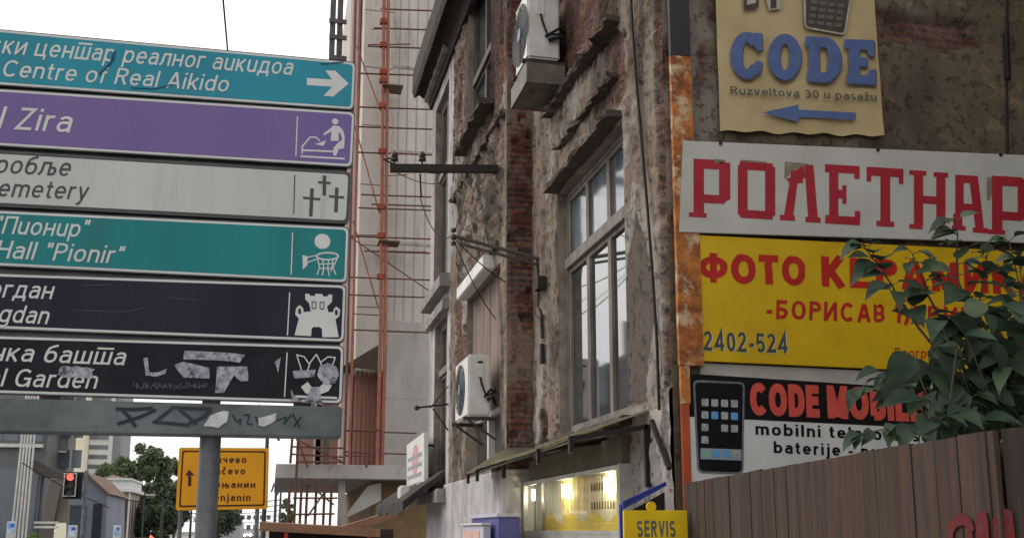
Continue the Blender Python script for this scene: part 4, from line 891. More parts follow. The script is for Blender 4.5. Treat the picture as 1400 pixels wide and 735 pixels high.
for r_ in range(4):
    for c_ in range(4 if r_ < 3 else 1):
        if r_ == 2 and c_ == 1: continue
        x, y = 958.5 + c_ * 13.4, 544.5 + r_ * 17 + c_ * .6; b.sheet(fm_, round_poly(pxs(fm_, [(x, y), (x + 9.5, y + .4), (x + 9.5, y + 10.5), (x, y + 10)]), .008, 2), .0095, 3 if (r_, c_) in ((1, 1), (1, 3)) else 2)
b.sheet(fm_, pxs(fm_, [(957, 612), (1013, 614), (1013, 629), (957, 627)]), .0095, 4)
for c_ in range(4): x = 960 + c_ * 13.5; b.sheet(fm_, pxs(fm_, [(x, 614.5), (x + 10, 615), (x + 10, 625), (x, 624.5)]), .012, (5, 3, 3, 2)[c_])
b.build('printed_phone', [mat('phone rim print', A(90, 92, 98), A(120, 122, 126), 6, .5), blk, mat('pale icon', A(176, 178, 176), A(120, 126, 128), 40, .5), mat('blue icon', A(92, 150, 200), None), mat('grey dock', A(140, 150, 160), None), mat('green icon', A(130, 166, 150), None)], t)
seat_empty(t, fm_.pt(*c4[3]))
# grey batten between boards, cable on the wall
b = MB(); q = pxs(off(FE, .04), [(958, 496), (1300, 512), (1300, 532), (958, 516)]); b.prism(off(FE, .03), q, -.01, .02); tag(b.build('grey_batten', mat('pale grey board', A(170, 168, 160), A(150, 148, 140), 3, .8)), 'pale grey strip of board between the yellow and the black sign boards', 'board')
b = MB(); fcab = off(FE, .04); b.tube([fcab.pt(*fcab.px(x, y)) for x, y in ((1377, -40), (1378, 60), (1377, 120), (1378, 215))], .012, 6); b.tube([fcab.pt(*fcab.px(x, y)) for x, y in ((1376, 45), (1378, 108))], .035, 6)
tag(b.build('cable', rubber), 'dark cable running down the side wall right of the CODE banner', 'cable')

# ================================================================== ADDED HOUSE, out of view on the right, put in to shade the sign wall
t = thing('added_shade_house', 'plain house added out of view on the right to shade the sign wall', 'house')
b = MB(); b.box((8.0, -7, 0), (16, YC - .35, 9.5)); b.build('wall', sidem, t)
b = MB(); b.box((7.7, -7.3, 9.51), (16.3, YC - .1, 9.7)); b.add([(7.7, -7.3, 9.705), (16.3, -7.3, 9.705), (16.3, YC - .1, 9.705), (7.7, YC - .1, 9.705), (12, -7.3, 11.8), (12, YC - .1, 11.8)], [(0, 3, 5, 4), (1, 4, 5, 2), (0, 4, 1), (3, 2, 5)]); b.build('roof', roofm, t)
for k in range(3):
    b = MB(); b.box((7.95, -4 + k * 2.6, 4.6), (7.995, -2.8 + k * 2.6, 6.4)); b.build('window', glass, t)
seat_empty(t, (12, 0, 0))

# ================================================================== FENCE
fA = Vector((XF + .02, YC - .16, 0)); ztop = onY(943, 660, YC - .16).z
qB = onZ(1357, 587, ztop); fBv = Vector((qB.x, qB.y, 0))
def wood_tone(n_, c1, c2, c3): return mat(n_, c1, c2, 3.0, .9, 0, .35, stretch=(7, 7, .3), spots=(c3, 1.6, .56, .74))
wood = [wood_tone('weathered fence boards', A(79, 60, 50), A(54, 43, 37), A(92, 73, 61)), wood_tone('reddish fence boards', A(77, 57, 48), A(54, 42, 37), A(68, 46, 36)), wood_tone('grey fence boards', A(74, 63, 55), A(53, 46, 41), A(50, 42, 38)), wood_tone('brown fence boards', A(71, 55, 43), A(50, 40, 33), A(84, 66, 50))]
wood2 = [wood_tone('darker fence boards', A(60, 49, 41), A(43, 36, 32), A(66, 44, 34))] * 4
def fence(a, b_, m_, name, label, zt, seed):
    r = random.Random(seed); t = thing(name, label, 'fence'); d = (b_ - a); L = d.length; d.normalize(); n = Vector((-d.y, d.x, 0))
    if n.x > 0: n = -n
    mb = MB(); x = 0
    while x < L - .02:
        w = min(r.uniform(.17, .27), L - x); o = r.uniform(-.003, .003); zz = zt + r.uniform(-.005, .005)
        p = [a + d * (x + .0012) + n * o, a + d * (x + w - .0012) + n * (o + r.uniform(-.006, .006)), a + d * (x + w - .0012) + n * (o - .022), a + d * (x + .0012) + n * (o - .022)]
        z0_ = zz + r.uniform(-.003, .003)
        tone = r.choice((0, 0, 1, 2, 3)); mb.add([(q.x, q.y, .03) for q in p] + [(p[0].x, p[0].y, zz), (p[1].x, p[1].y, z0_), (p[2].x, p[2].y, z0_), (p[3].x, p[3].y, zz)], [(3, 2, 1, 0), (4, 5, 6, 7), (0, 1, 5, 4), (1, 2, 6, 5), (2, 3, 7, 6), (3, 0, 4, 7)], tone); x += w
    mb.build('boards', m_, t, bevel=.002)
    rl = MB()
    for z in (.5, zt - .35): rl.bar(a + d * .12 - n * .06 + Vector((0, 0, z)), b_ - d * .06 - n * .06 + Vector((0, 0, z)), .04, .08)
    rl.build('rail', m_[0], t)
    for k in range(3):
        q = a + d * (.14 + (L - .26) * k / 2) - n * .13; rp = MB(); rp.box((q.x - .04, q.y - .04, 0), (q.x + .04, q.y + .04, zt - .05)); rp.build('post', m_[0], t)
    seat_empty(t, a); return t, d, n
ft, fd, fn = fence(fA, fBv, wood, 'plank_fence', 'long fence of weathered brown upright planks below the signs', ztop, 3)
ffr = Frame(fA, fd, (0, 0, 1), fn)
paint = mat('red spray paint', A(108, 26, 32), A(84, 30, 32), 14, .9, spots=(A(76, 58, 50), 12, .5, .62))
b = MB(); st = [[(1302, 740), (1303, 722), (1310, 712), (1320, 709), (1328, 714), (1331, 722)], [(1330, 740), (1328, 724)], [(1344, 740), (1342, 720), (1344, 708), (1350, 706)], [(1352, 740), (1350, 712)]]
for s_ in st: b.stroke(ffr, pxs(ffr, s_), .05, .012)
b.build('graffiti', paint, ft)
dd = Vector((.35, -.93, 0)).normalized(); fC = fBv + Vector((.02, -.01, 0)) 
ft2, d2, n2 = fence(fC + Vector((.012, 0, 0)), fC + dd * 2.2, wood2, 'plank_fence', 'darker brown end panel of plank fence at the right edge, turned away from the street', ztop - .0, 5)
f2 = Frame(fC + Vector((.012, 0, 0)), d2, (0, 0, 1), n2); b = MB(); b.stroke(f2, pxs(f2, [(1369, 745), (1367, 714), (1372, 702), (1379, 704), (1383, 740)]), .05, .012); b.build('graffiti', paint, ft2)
b = MB(); q = onY(952, 670, YC - .2); b.box((q.x - .04, YC - .26, 0), (q.x + .04, YC - .215, q.z)); tag(b.build('fence_post', rust_dark, bevel=.004), 'red brown steel fence post where the plank fence meets the side wall', 'post')

# ================================================================== SHRUB behind the fence
leafm = bpy.data.materials.new('shrub leaf'); leafm.use_nodes = True; t_ = leafm.node_tree; p_ = t_.nodes['Principled BSDF']
gi = nd(t_, 'ShaderNodeTexCoord'); nn = nd(t_, 'ShaderNodeTexNoise', Scale=6, Detail=2); rr_ = nd(t_, 'ShaderNodeValToRGB')
rr_.color_ramp.elements[0].position = .35; rr_.color_ramp.elements[0].color = (.024, .042, .027, 1); rr_.color_ramp.elements[1].position = .65; rr_.color_ramp.elements[1].color = (.055, .088, .052, 1)
t_.links.new(gi.outputs['Object'], nn.inputs['Vector']); t_.links.new(nn.outputs[0], rr_.inputs[0]); t_.links.new(rr_.outputs[0], p_.inputs['Base Color']); p_.inputs['Roughness'].default_value = .55; p_.inputs['Specular IOR Level'].default_value = .25
tl_ = nd(t_, 'ShaderNodeBsdfTranslucent'); mm_ = nd(t_, 'ShaderNodeMixShader'); mm_.inputs[0].default_value = .3; t_.links.new(rr_.outputs[0], tl_.inputs[0]); t_.links.new(p_.outputs[0], mm_.inputs[1]); t_.links.new(tl_.outputs[0], mm_.inputs[2]); t_.links.new(mm_.outputs[0], t_.nodes['Material Output'].inputs[0])
leafm2 = leafm.copy(); leafm2.name = 'pale shrub leaf'  # paler copy of the leaf colour, picked at random per leaf
for n_ in leafm2.node_tree.nodes:
    if n_.type == 'VALTORGB': n_.color_ramp.elements[0].color = (.06, .092, .05, 1); n_.color_ramp.elements[1].color = (.1, .14, .08, 1)
stemm = mat('shrub stem', (.06, .05, .035, 1), (.09, .07, .05, 1), 8, .9)
def leaf(mb, base, d, up, L, W, curl, tone=0):
    d = d.normalized(); s = d.cross(up).normalized(); u = s.cross(d)
    prof = [(0, 0), (.05, .2), (.14, .38), (.27, .49), (.42, .48), (.56, .41), (.7, .29), (.82, .17), (.92, .06), (1, 0)]; V = []
    for k, (t, w) in enumerate(prof):
        c = base + d * (t * L) - u * (curl * L * t * t) + s * (.12 * L * (curl - .35) * math.sin(t * 4)); V += [c + s * w * W + u * w * W * .28, c, c - s * w * W + u * w * W * .28]
    mb.add(V, [q for k in range(9) for q in ((k * 3, k * 3 + 1, k * 3 + 4, k * 3 + 3), (k * 3 + 1, k * 3 + 2, k * 3 + 5, k * 3 + 4))], tone)
sh = thing('leafy_shrub', 'dark green broad leaved shrub growing up behind the plank fence', 'shrub')
r = random.Random(11)
YP = (YC + fBv.y) / 2 - .3
stems = [([(1345, 620), (1300, 500), (1250, 425), (1210, 375), (1180, 335)], .1), ([(1385, 620), (1350, 450), (1318, 375), (1298, 308)], -.1), ([(1370, 640), (1330, 560), (1268, 575), (1185, 592)], -.35),
         ([(1420, 520), (1392, 420), (1400, 355)], .1), ([(1350, 600), (1280, 515), (1205, 508)], .15), ([(1320, 610), (1240, 540), (1180, 530)], .05), ([(1340, 560), (1270, 400), (1240, 350)], .2), ([(1400, 600), (1330, 510), (1265, 440)], .3), ([(1440, 600), (1420, 480), (1380, 330)], .3), ([(1400, 620), (1370, 520), (1290, 560)], -.2), ([(1360, 620), (1320, 470), (1345, 390), (1360, 340)], 0)]
lb, sb = MB(), MB()
for pts, dy in stems:
    f_ = frameY(YP + dy); P_ = [f_.pt(*f_.px(x, y)) + Vector((0, r.uniform(-.08, .08), 0)) for x, y in pts]; Q_ = []
    for i in range(len(P_) - 1):
        for k in range(4): Q_.append(P_[i].lerp(P_[i + 1], k / 4) + Vector((r.uniform(-1, 1), r.uniform(-1, 1), r.uniform(-1, 1))) * .012)
    Q_.append(P_[-1]); sb.tube(Q_, .012, 6, r2=.004)
    for i in range(1, len(Q_)):
        tdir = (Q_[i] - Q_[i - 1]).normalized()
        for s_ in range(2 if i < len(Q_) - 2 else 3):
            a_ = r.uniform(0, 6.28); sd = Vector((math.cos(a_), -abs(math.sin(a_)) * .7, .1 + r.uniform(-.5, .4))).normalized()
            d_ = (tdir * .5 + sd).normalized(); L = r.uniform(.14, .25) * (1 if i < len(Q_) - 3 else .7); pb = Q_[i] + d_ * .05
            sb.tube([Q_[i], pb], .003, 4, cap=False); leaf(lb, pb, d_ + Vector((0, 0, -.35)), Vector((r.uniform(-.4, .4), -.9 * r.random(), 1)), L, L * r.uniform(.58, .82), r.uniform(.1, .75), r.choice((0, 0, 0, 1)))
POL = [(1240, 470), (1290, 430), (1340, 400), (1400, 410), (1460, 380), (1480, 640), (1345, 610), (1245, 535)]
cnt = 0
while cnt < 230:
    x, y = r.uniform(1200, 1480), r.uniform(380, 640)
    if not inpoly(x, y, POL): continue
    cnt += 1; f_ = frameY(YP + r.uniform(-.35, .5)); q = f_.pt(*f_.px(x, y)); L = r.uniform(.13, .3)
    d_ = Vector((r.uniform(-1, 1), r.uniform(-1, .3), r.uniform(-.9, .3))); leaf(lb, q, d_, Vector((r.uniform(-.5, .5), -r.random(), 1)), L, L * r.uniform(.55, .85), r.uniform(.1, .8), r.choice((0, 0, 0, 0, 0, 1)))
    if cnt % 4 == 0: sb.tube([q, q + Vector((r.uniform(-.1, .25), .05, -.5))], .005, 5)
lb.build('foliage', [leafm, leafm2], sh, smooth=True); sb.build('stem', stemm, sh)
b = MB(); f_ = frameY(YP + .1)
for x in (1345, 1385, 1420): q = f_.pt(*f_.px(x, 622)); b.tube([q, (q.x + .05, q.y, q.z * .5), (q.x + .1, q.y + .1, 0)], .014, 6, r2=.025)
b.build('stem', stemm, sh); seat_empty(sh, (q.x, q.y, 0))

# ================================================================== GUIDE SIGN (street direction board)
YG_ = 5.4; FG = frameY(YG_)
gs = thing('guide_sign', 'large street direction board of six coloured panels on a grey post, nearest on the left', 'road sign')
def ext(p, q, x): (x0, y0), (x1, y1) = p, q; return (x, y0 + (y1 - y0) * (x - x0) / (x1 - x0))
PAN = [(40, 117, 487, 85, 484, 151), (121, 200, 486, 153, 482, 229), (206, 282, 481, 235, 477, 306), (287, 364, 478, 310, 475, 387), (373, 450, 474, 389, 471, 468), (458, 538, 471, 472, 468, 552)]
teal = mat('teal reflective film', A(26, 138, 158), A(20, 124, 144), 3, .45, spots=(A(60, 128, 138), 6, .55, .8), stretch=(1, 1, .12)); green = mat('green reflective film', A(0, 124, 124), A(0, 110, 114), 3, .45, spots=(A(30, 104, 104), 6, .55, .8), stretch=(1, 1, .12))
purple = mat('violet reflective film', A(104, 88, 146), A(116, 92, 142), 2, .45, spots=(A(92, 84, 122), 7, .55, .8), stretch=(1, 1, .15)); pale = mat('pale grey film', A(188, 194, 186), A(178, 184, 178), 2, .5, spots=(A(158, 162, 154), 7, .55, .8), stretch=(1, 1, .12)); navy = mat('blue black film', A(26, 28, 42), A(38, 40, 52), 3, .6, spec=.2, spots=(A(52, 54, 62), 8, .58, .85), stretch=(1, 1, .15)); blackf = mat('black film', A(28, 28, 34), A(40, 40, 46), 5, .7, spec=.15)
wfilm = mat('white film', A(204, 206, 204), A(192, 194, 192), 4, .45); dfilm = mat('dark grey film', A(66, 68, 68), None, rough=.5); edge = mat('panel edge', A(96, 98, 98), A(70, 72, 72), 6, .5, .4)
stickm = mat('torn sticker', A(178, 178, 182), A(120, 122, 136), 30, .8, spots=(A(70, 70, 80), 18, .52, .62))
FILM = [teal, purple, pale, green, navy, blackf]; LET = [wfilm, wfilm, dfilm, wfilm, wfilm, wfilm]; D = .0
XL = -185
panels = []
for i, (yl, ybl, xr, yr, xrb, yrb) in enumerate(PAN):
    c = pxs(FG, [ext((0, yl), (xr, yr), XL), (xr, yr), (xrb, yrb), ext((0, ybl), (xrb, yrb), XL)])
    o_p = round_poly(c, .03); b = MB(); b.prism(FG, o_p, -.035, 0, 0)
    b.prism(FG, round_poly(inset(c, .006), .03), 0, .0015, 1); b.prism(FG, round_poly(inset(c, .018), .024), .0015, .0025, 2)
    panels.append(b.build('panel', [edge, LET[i] if i != 2 else dfilm, FILM[i]], gs))
    if i == 2:
        pass
def z1(u, v): return (u / 2.45, v / 2.45)
def z2(u, v): return (u / 2.45, 280 + v / 2.45)
def T(i, rows, extra=None):
    b = MB()
    for kw_ in rows: text(b, FG, d=.0034, **kw_)
    if extra: extra(b)
    return b.build('lettering', LET[i], panels[i])
S = .21
T(0, [dict(full='Српски ценшар реалног аuкuдоа', sub='ки ценшар реалног аuкuдоа'.replace('ки ', 'кu '), pL=z1(8, 181), pR=z1(985, 254), cap=23, shear=S, bars=(10,)),
      dict(full='Serbian Centre of Real Aikido', sub='Centre of Real Aikido', pL=z1(5, 257), pR=z1(770, 310), cap=22, shear=S)],
  lambda b: b.sheet(FG, pxs(FG, [z1(1028, 262), z1(1112, 268), z1(1090, 237), z1(1122, 238), z1(1168, 281), z1(1116, 325), z1(1084, 322), z1(1112, 292), z1(1028, 286)]), .0034))
vline = lambda u0, v0, u1, v1, w=.006: (lambda b: b.stroke(FG, pxs(FG, [(u0, v0), (u1, v1)]), w, .0034))
T(1, [dict(full='Hotel Zira', sub='Zira', pL=z1(45, 434), pR=z1(245, 446), cap=30, shear=S)], vline(406.5, 160, 404.5, 213))
T(2, [dict(full='Ново гробље', sub='робље', pL=(-8, 236.5), pR=(98.5, 241.5), cap=25, shear=S), dict(full='New Cemetery', sub='metery', pL=(15, 269.3), pR=(122, 273.5), cap=24, shear=S)], vline(403, 240, 401.5, 293))
T(3, [dict(full='Хала "Пuонuр"', sub='Пuонuр"', pL=z2(5, 97), pR=z2(298, 110), cap=24, shear=S), dict(full='Hall "Pionir"', sub='Pionir"', pL=z2(175, 187), pR=z2(414, 198), cap=24, shear=S)], vline(400, 318, 398, 375))
T(4, [dict(full='Богдан', sub='дан', pL=z2(42, 311), pR=z2(182, 316), cap=24, shear=S), dict(full='Bogdan', sub='dan', pL=z2(38, 394), pR=z2(167, 400), cap=24, shear=S)], vline(396, 400, 393, 458))
T(5, [dict(full='Бошанuчка башша', sub='башша', pL=z2(143, 527), pR=z2(424, 537), cap=24, shear=S, bars=(2, 13)), dict(full='Botanical Garden', sub='Garden', pL=z2(45, 608), pR=z2(330, 615), cap=24, shear=S)], vline(392.5, 482, 389, 542))
b = MB(); b.prism(FG, inset(pxs(FG, [ext((0, 40), (487, 85), XL), (486, 86), (468, 551), ext((0, 538), (468, 551), XL)]), .02), -.045, -.0352); b.build('back_sheet', edge, gs)
# pictograms
Zb = lambda pts: pxs(FG, zm(pts, 400, 150, 8.17))
b = MB(); b.sheet(FG, circ(FG, Zb([(475, 135)])[0], .0175), .0034)
b.sheet(FG, Zb([(450, 180), (520, 186), (562, 232), (582, 300), (576, 430), (530, 445), (535, 380), (555, 320), (535, 270), (512, 255), (514, 352), (424, 350), (436, 245), (352, 290), (340, 270), (432, 205)]), .0034)
b.sheet(FG, Zb([(535, 350), (560, 340), (572, 435), (520, 440), (485, 515), (455, 515), (455, 430), (500, 380)]), .0034); b.stroke(FG, Zb([(108, 492), (108, 412), (200, 308), (262, 312), (300, 345)]), .008, .0034); b.stroke(FG, Zb([(115, 455), (460, 470)]), .010, .0034); b.sheet(FG, Zb([(250, 388), (375, 345), (345, 408)]), .0034); b.stroke(FG, Zb([(90, 523), (575, 550)]), .010, .0034)
b.build('pictogram', wfilm, panels[1])
b = MB()
for v_, h_ in (([(1045, 635), (1041, 722)], [(1018, 663), (1070, 668)]), ([(1087, 592), (1086, 652)], [(1068, 611), (1105, 614)]), ([(1128, 632), (1125, 708)], [(1104, 658), (1150, 662)])):
    b.stroke(FG, pxs(FG, [z1(*q) for q in v_]), .019, .0034); b.stroke(FG, pxs(FG, [z1(*q) for q in h_]), .014, .0034)
b.build('pictogram', dfilm, panels[2])
Zk = lambda pts: pxs(FG, zm(pts, 390, 310, 4.59))
b = MB(); b.sheet(FG, circ(FG, Zk([(233, 92)])[0], .042), .0034); el = [(265 + 68 * math.cos(k * .3307), 185 + 22 * math.sin(k * .3307)) for k in range(20)]; b.stroke(FG, Zk(el), .009, .0034); b.sheet(FG, Zk([(108, 178), (140, 186), (140, 240), (110, 270)]), .0034)
for l_ in ([(140, 192), (198, 180)], [(140, 225), (205, 200)], [(202, 200), (215, 255), (200, 300)], [(235, 212), (242, 260), (232, 305)], [(272, 212), (266, 260), (276, 308)], [(328, 195), (300, 255), (316, 300)], [(300, 205), (288, 280)], [(212, 235), (312, 232)], [(216, 262), (304, 262)]): b.stroke(FG, Zk(l_), .006, .0034)
b.build('pictogram', wfilm, panels[3])
b = MB(); b.sheet(FG, Zk([(125, 420), (150, 420), (155, 432), (185, 435), (188, 420), (232, 422), (238, 437), (265, 437), (270, 425), (295, 425), (293, 470), (262, 500), (270, 535), (300, 535), (305, 515), (320, 500), (345, 520), (340, 560), (315, 580), (335, 692), (232, 692), (230, 640), (215, 628), (175, 628), (165, 640), (162, 685), (58, 680), (85, 575), (62, 550), (68, 510), (90, 490), (112, 510), (115, 535), (160, 530), (150, 480), (125, 455)]), .0034)
for q in ([(168, 470), (192, 470), (192, 512), (168, 512)], [(218, 473), (242, 473), (242, 515), (218, 515)]): b.stroke(FG, Zk(q + q[:1]), .004, .0064, 1)
for q in ([(82, 515), (98, 515), (98, 545), (82, 545)], [(312, 522), (328, 522), (328, 552), (312, 552)]): b.sheet(FG, Zk(q), .0064, 1)
b.build('pictogram', [wfilm, navy], panels[4])
Zl = lambda pts: pxs(FG, zm(pts, 160, 460, 4.375))
b = MB()
for l_ in ([(1105, 235), (1100, 190), (1075, 108), (1120, 120), (1150, 165)], [(1140, 200), (1155, 155), (1192, 105), (1215, 150), (1225, 175)], [(1222, 150), (1262, 120), (1305, 125), (1290, 165)]): b.stroke(FG, Zl(l_), .006, .0034)
b.sheet(FG, Zl([(1100, 300), (1140, 270), (1180, 320), (1175, 345), (1130, 340)]), .0034); b.sheet(FG, Zl([(1195, 320), (1240, 270), (1285, 290), (1265, 325), (1215, 345)]), .0034); b.stroke(FG, Zl([(1070, 357), (1312, 366)]), .012, .0034); b.build('pictogram', wfilm, panels[5])
def torn(pts, j=6, n=3):
    out = []
    for i in range(len(pts)):
        a_, c_ = pts[i], pts[(i + 1) % len(pts)]
        for k in range(n): t = k / n; out.append((a_[0] + (c_[0] - a_[0]) * t + rnd.uniform(-j, j), a_[1] + (c_[1] - a_[1]) * t + rnd.uniform(-j, j)))
    return out
for P_ in ([(400, 85), (660, 95), (765, 110), (735, 155), (560, 140), (395, 140)], [(340, 170), (400, 150), (555, 190), (555, 250), (400, 245)], [(160, 130), (185, 125), (195, 215), (250, 212), (300, 190), (290, 225), (230, 242), (170, 230)], [(600, 180), (780, 180), (785, 265), (740, 270), (700, 232), (640, 340), (590, 338)], [(940, 150), (978, 125), (965, 215)], [(1195, 230), (1210, 180), (1260, 155), (1310, 180), (1330, 230), (1300, 280), (1240, 285)], [(1050, 205), (1190, 195), (1180, 240), (1060, 250)], [(1160, 300), (1210, 300), (1230, 410), (1120, 395)], [(1040, 310), (1060, 350), (1110, 385), (1045, 390)]):
    b = MB(); b.sheet(FG, round_poly(Zl(torn(P_, 2.5, 2)), .002, 2), .0068); b.build('torn_sticker', stickm, panels[5])
b = MB(); b.sheet(FG, pxs(FG, zm(torn([(200, 545), (260, 535), (315, 552), (310, 585), (240, 575), (195, 570)], 5), 0, 280, 2.45)), .0068); b.build('torn_sticker', stickm, panels[5])
b = MB()
for k in range(46): u = 100 + k * 9.5; b.stroke(FG, Zl([(u, 305 + rnd.uniform(-12, 8)), (u + rnd.uniform(-4, 12), 290 + rnd.uniform(-20, 20))]), .004, .0068)
b.build('glue_traces', mat('glue traces', A(110, 112, 126), A(60, 62, 74), 30, .8), panels[5])
# scuffs on the top panel and dark one
b = MB(); b.stroke(FG, pxs(FG, [z1(335, 250), z1(370, 215), z1(385, 175), z1(378, 205)]), .010, .0068); b.stroke(FG, pxs(FG, [z1(440, 296), z1(520, 300), z1(575, 285)]), .005, .0068); b.stroke(FG, pxs(FG, [z1(1075, 216), z1(1150, 210)]), .006, .0068); b.build('scratches', mat('dark scratch', A(18, 74, 100), None), panels[0])
b = MB(); b.stroke(FG, pxs(FG, [z2(250, 352), z2(330, 356), z2(430, 357), z2(480, 345)]), .003, .0034); b.stroke(FG, pxs(FG, [z2(560, 310), z2(660, 318)]), .003, .0034); b.stroke(FG, pxs(FG, [z2(280, 270), z2(370, 268)]), .003, .0034); b.build('scratches', mat('pale scratch', A(72, 82, 88), None), panels[4])
# beam + post
c = pxs(FG, [ext((0, 544), (468, 556), XL), (468, 556), (466, 598), ext((0, 590), (466, 598), XL)])
beamm = mat('galvanised beam', A(110, 117, 119), A(78, 84, 86), 2.5, .55, .2, .08, spots=(A(70, 74, 74), 3, .58, .7))
b = MB(); b.prism(FG, c, -.12, .01); beam = b.build('beam', beamm, gs, bevel=.006)
b = MB()
for l_ in ([(0, 432), (100, 436), (210, 428)], [(40, 445), (75, 480), (110, 535)], [(10, 520), (140, 480), (230, 440)], [(240, 500), (300, 455), (340, 420)], [(350, 425), (460, 430), (560, 432)], [(380, 440), (430, 480), (470, 520)], [(430, 520), (520, 480), (560, 440)], [(220, 510), (330, 520), (430, 530)], [(690, 470), (720, 510), (740, 490), (735, 530)], [(760, 470), (790, 465), (780, 520), (810, 525)], [(830, 480), (850, 530)], [(960, 500), (1010, 480), (1000, 520), (1040, 470)], [(1050, 460), (1090, 540)], [(1100, 480), (1060, 535)]):
    b.stroke(FG, Zl(l_), .017 if l_[0][0] < 600 else .008, .0125)
b.build('graffiti', mat('grey marker', A(40, 44, 50), A(58, 62, 68), 12, .8), beam)
for P_ in ([(520, 535), (560, 470), (640, 440), (670, 450), (655, 510), (610, 545)], [(845, 490), (955, 460), (945, 500), (880, 540), (850, 530)]):
    b = MB(); b.sheet(FG, round_poly(Zl(torn(P_, 3, 2)), .002, 2), .015); b.build('torn_sticker', mat('white torn sticker', A(206, 206, 204), A(178, 178, 178), 20, .8), beam)
rp_ = .5 * (FG.px(300, 620)[0] - FG.px(270, 620)[0])
for px in (284, -100):
    xx = FG.px(px, 640)[0]; b = MB(); b.tube([(xx, YG_ + .10, 0), (xx, YG_ + .10, c[0][1] - .002)], rp_, 20, cap=True); b.tube([(xx, YG_ + .20, c[0][1] - .4), (xx, YG_ + .20, FG.px(px, 80)[1])], .035, 10); b.build('post', grey_pole, gs, smooth=False)
b = MB()
for px in (60, 284, 410):
    xx = FG.px(px, 640)[0]; b.box((xx - .02, YG_ + .037, c[2][1]), (xx + .02, YG_ + .08, FG.px(px, 90)[1]))
    b.box((xx - .045, YG_ + .005, c[1][1] - .02), (xx + .045, YG_ + .03, c[1][1] + .05))
b.build('bracket', dark_metal, gs)
seat_empty(gs, (FG.px(284, 640)[0], YG_ + .1, 0))

# ================================================================== YELLOW DIRECTION SIGN
YY = 25; FY_ = frameY(YY)
t = thing('yellow_direction_sign', 'amber yellow direction sign with an up arrow, partly hidden by the grey guide sign post', 'road sign')
c = pxs(FY_, [(245, 611), (368, 612), (366, 695), (240, 697)])
amber = mat('amber film', A(228, 158, 8), A(216, 148, 6), 2, .45); brn = mat('brown film', A(76, 30, 14), None, rough=.5)
b = MB(); b.prism(FY_, round_poly(c, .06), -.05, 0); b.prism(FY_, round_poly(inset(c, .07), .06), 0, .004, 1); b.prism(FY_, round_poly(inset(c, .11), .05), .004, .008); b.build('panel', [amber, brn], t)
b = MB(); Z6 = lambda u, v: (230 + u / 4.74, 580 + v / 4.74)
for full, sub, a_, q_, v_ in (('Панчево', 'нчево', 313, 506, 248), ('Pančevo', 'nčevo', 308, 498, 322), ('Зрењанин', 'ењанин', 305, 564, 410), ('Zrenjanin', 'enjanin', 297, 533, 494)): text(b, FY_, full, sub, Z6(a_, v_), Z6(q_, v_), 9.6, .012, 0, 0, .03, 1.1)
b.sheet(FY_, pxs(FY_, [Z6(137, 290), Z6(170, 328), Z6(150, 328), Z6(150, 398), Z6(128, 398), Z6(128, 328), Z6(108, 328)]), .012); b.build('lettering', brn, t)
for px in (247, 352): q = FY_.px(px, 690); b = MB(); b.tube([(q[0], YY + .1, 0), (q[0], YY + .1, q[1] + .9)], .05, 10); b.build('post', grey_pole, t)
seat_empty(t, (FY_.px(300, 690)[0], YY + .1, 0))

# ================================================================== SCAFFOLDED WHITE BLOCK
YW = 41; FW = frameY(YW)
blk_ = thing('white_block', 'tall pale concrete block under construction with scaffolding on its end wall', 'building')
conc = mat('pale rendered panels', A(200, 194, 186), A(176, 170, 164), .5, .85, 0, .15, spots=(A(146, 140, 134), 1.5, .55, .72), stretch=(1.2, 1.2, .22))
conc2 = mat('grey render', A(172, 168, 164), A(150, 147, 145), .8, .85, 0, .15, spots=(A(124, 120, 118), 1.6, .56, .7), stretch=(1, 1, .35))
pinkw = mat('pinkish brick wall', A(164, 130, 116), A(142, 112, 100), .8, .9); orangew = mat('orange timber', A(132, 84, 68), A(104, 68, 58), 2, .8, stretch=(3, 3, .3))
x0 = FW.px(491, 300)[0]; xs1 = FW.px(521, 300)[0]; zS = FW.px(520, 500)[1]; zB1 = FW.px(560, 655)[1]; ZB = 27
b = MB(); b.box((xs1 + .35, YW, zB1), (x0 + 14, YW + 18, ZB)); b.build('end_wall', conc, blk_)
b = MB()
for k in range(9):
    za = zS + 2.6 * k - .2; b.box((x0, YW - .06, za), (xs1 + .347, YW + 18, za + 2.57))
b.build('corner_panels', conc, blk_, bevel=.01)
b = MB()
for z in (FW.px(560, 95)[1], FW.px(560, 210)[1], FW.px(560, 335)[1], FW.px(560, 455)[1], FW.px(560, 545)[1]): b.box((xs1 + .36, YW - .03, z), (x0 + 14, YW - .002, z + .12))
b.build('floor_band', conc2, blk_)
b = MB(); b.box((xs1 + .36, YW - .02, zB1), (x0 + 14, YW - .001, FW.px(560, 440)[1])); b.build('lower_render', conc2, blk_)
b = MB()
for px in (541, 553, 566, 580): xx = FW.px(px, 300)[0]; b.box((xx, YW - .012, zB1 + .05), (xx + .05, YW - .001, ZB - .1))
for k in range(0): zz = FW.px(560, 440)[1] + .2 + k * 1.25; b.box((xs1 + .37, YW - .01, zz), (x0 + 9, YW - .0015, zz + .03))
b.build('panel_joint', mat('dark joint', A(156, 150, 144), None), blk_)
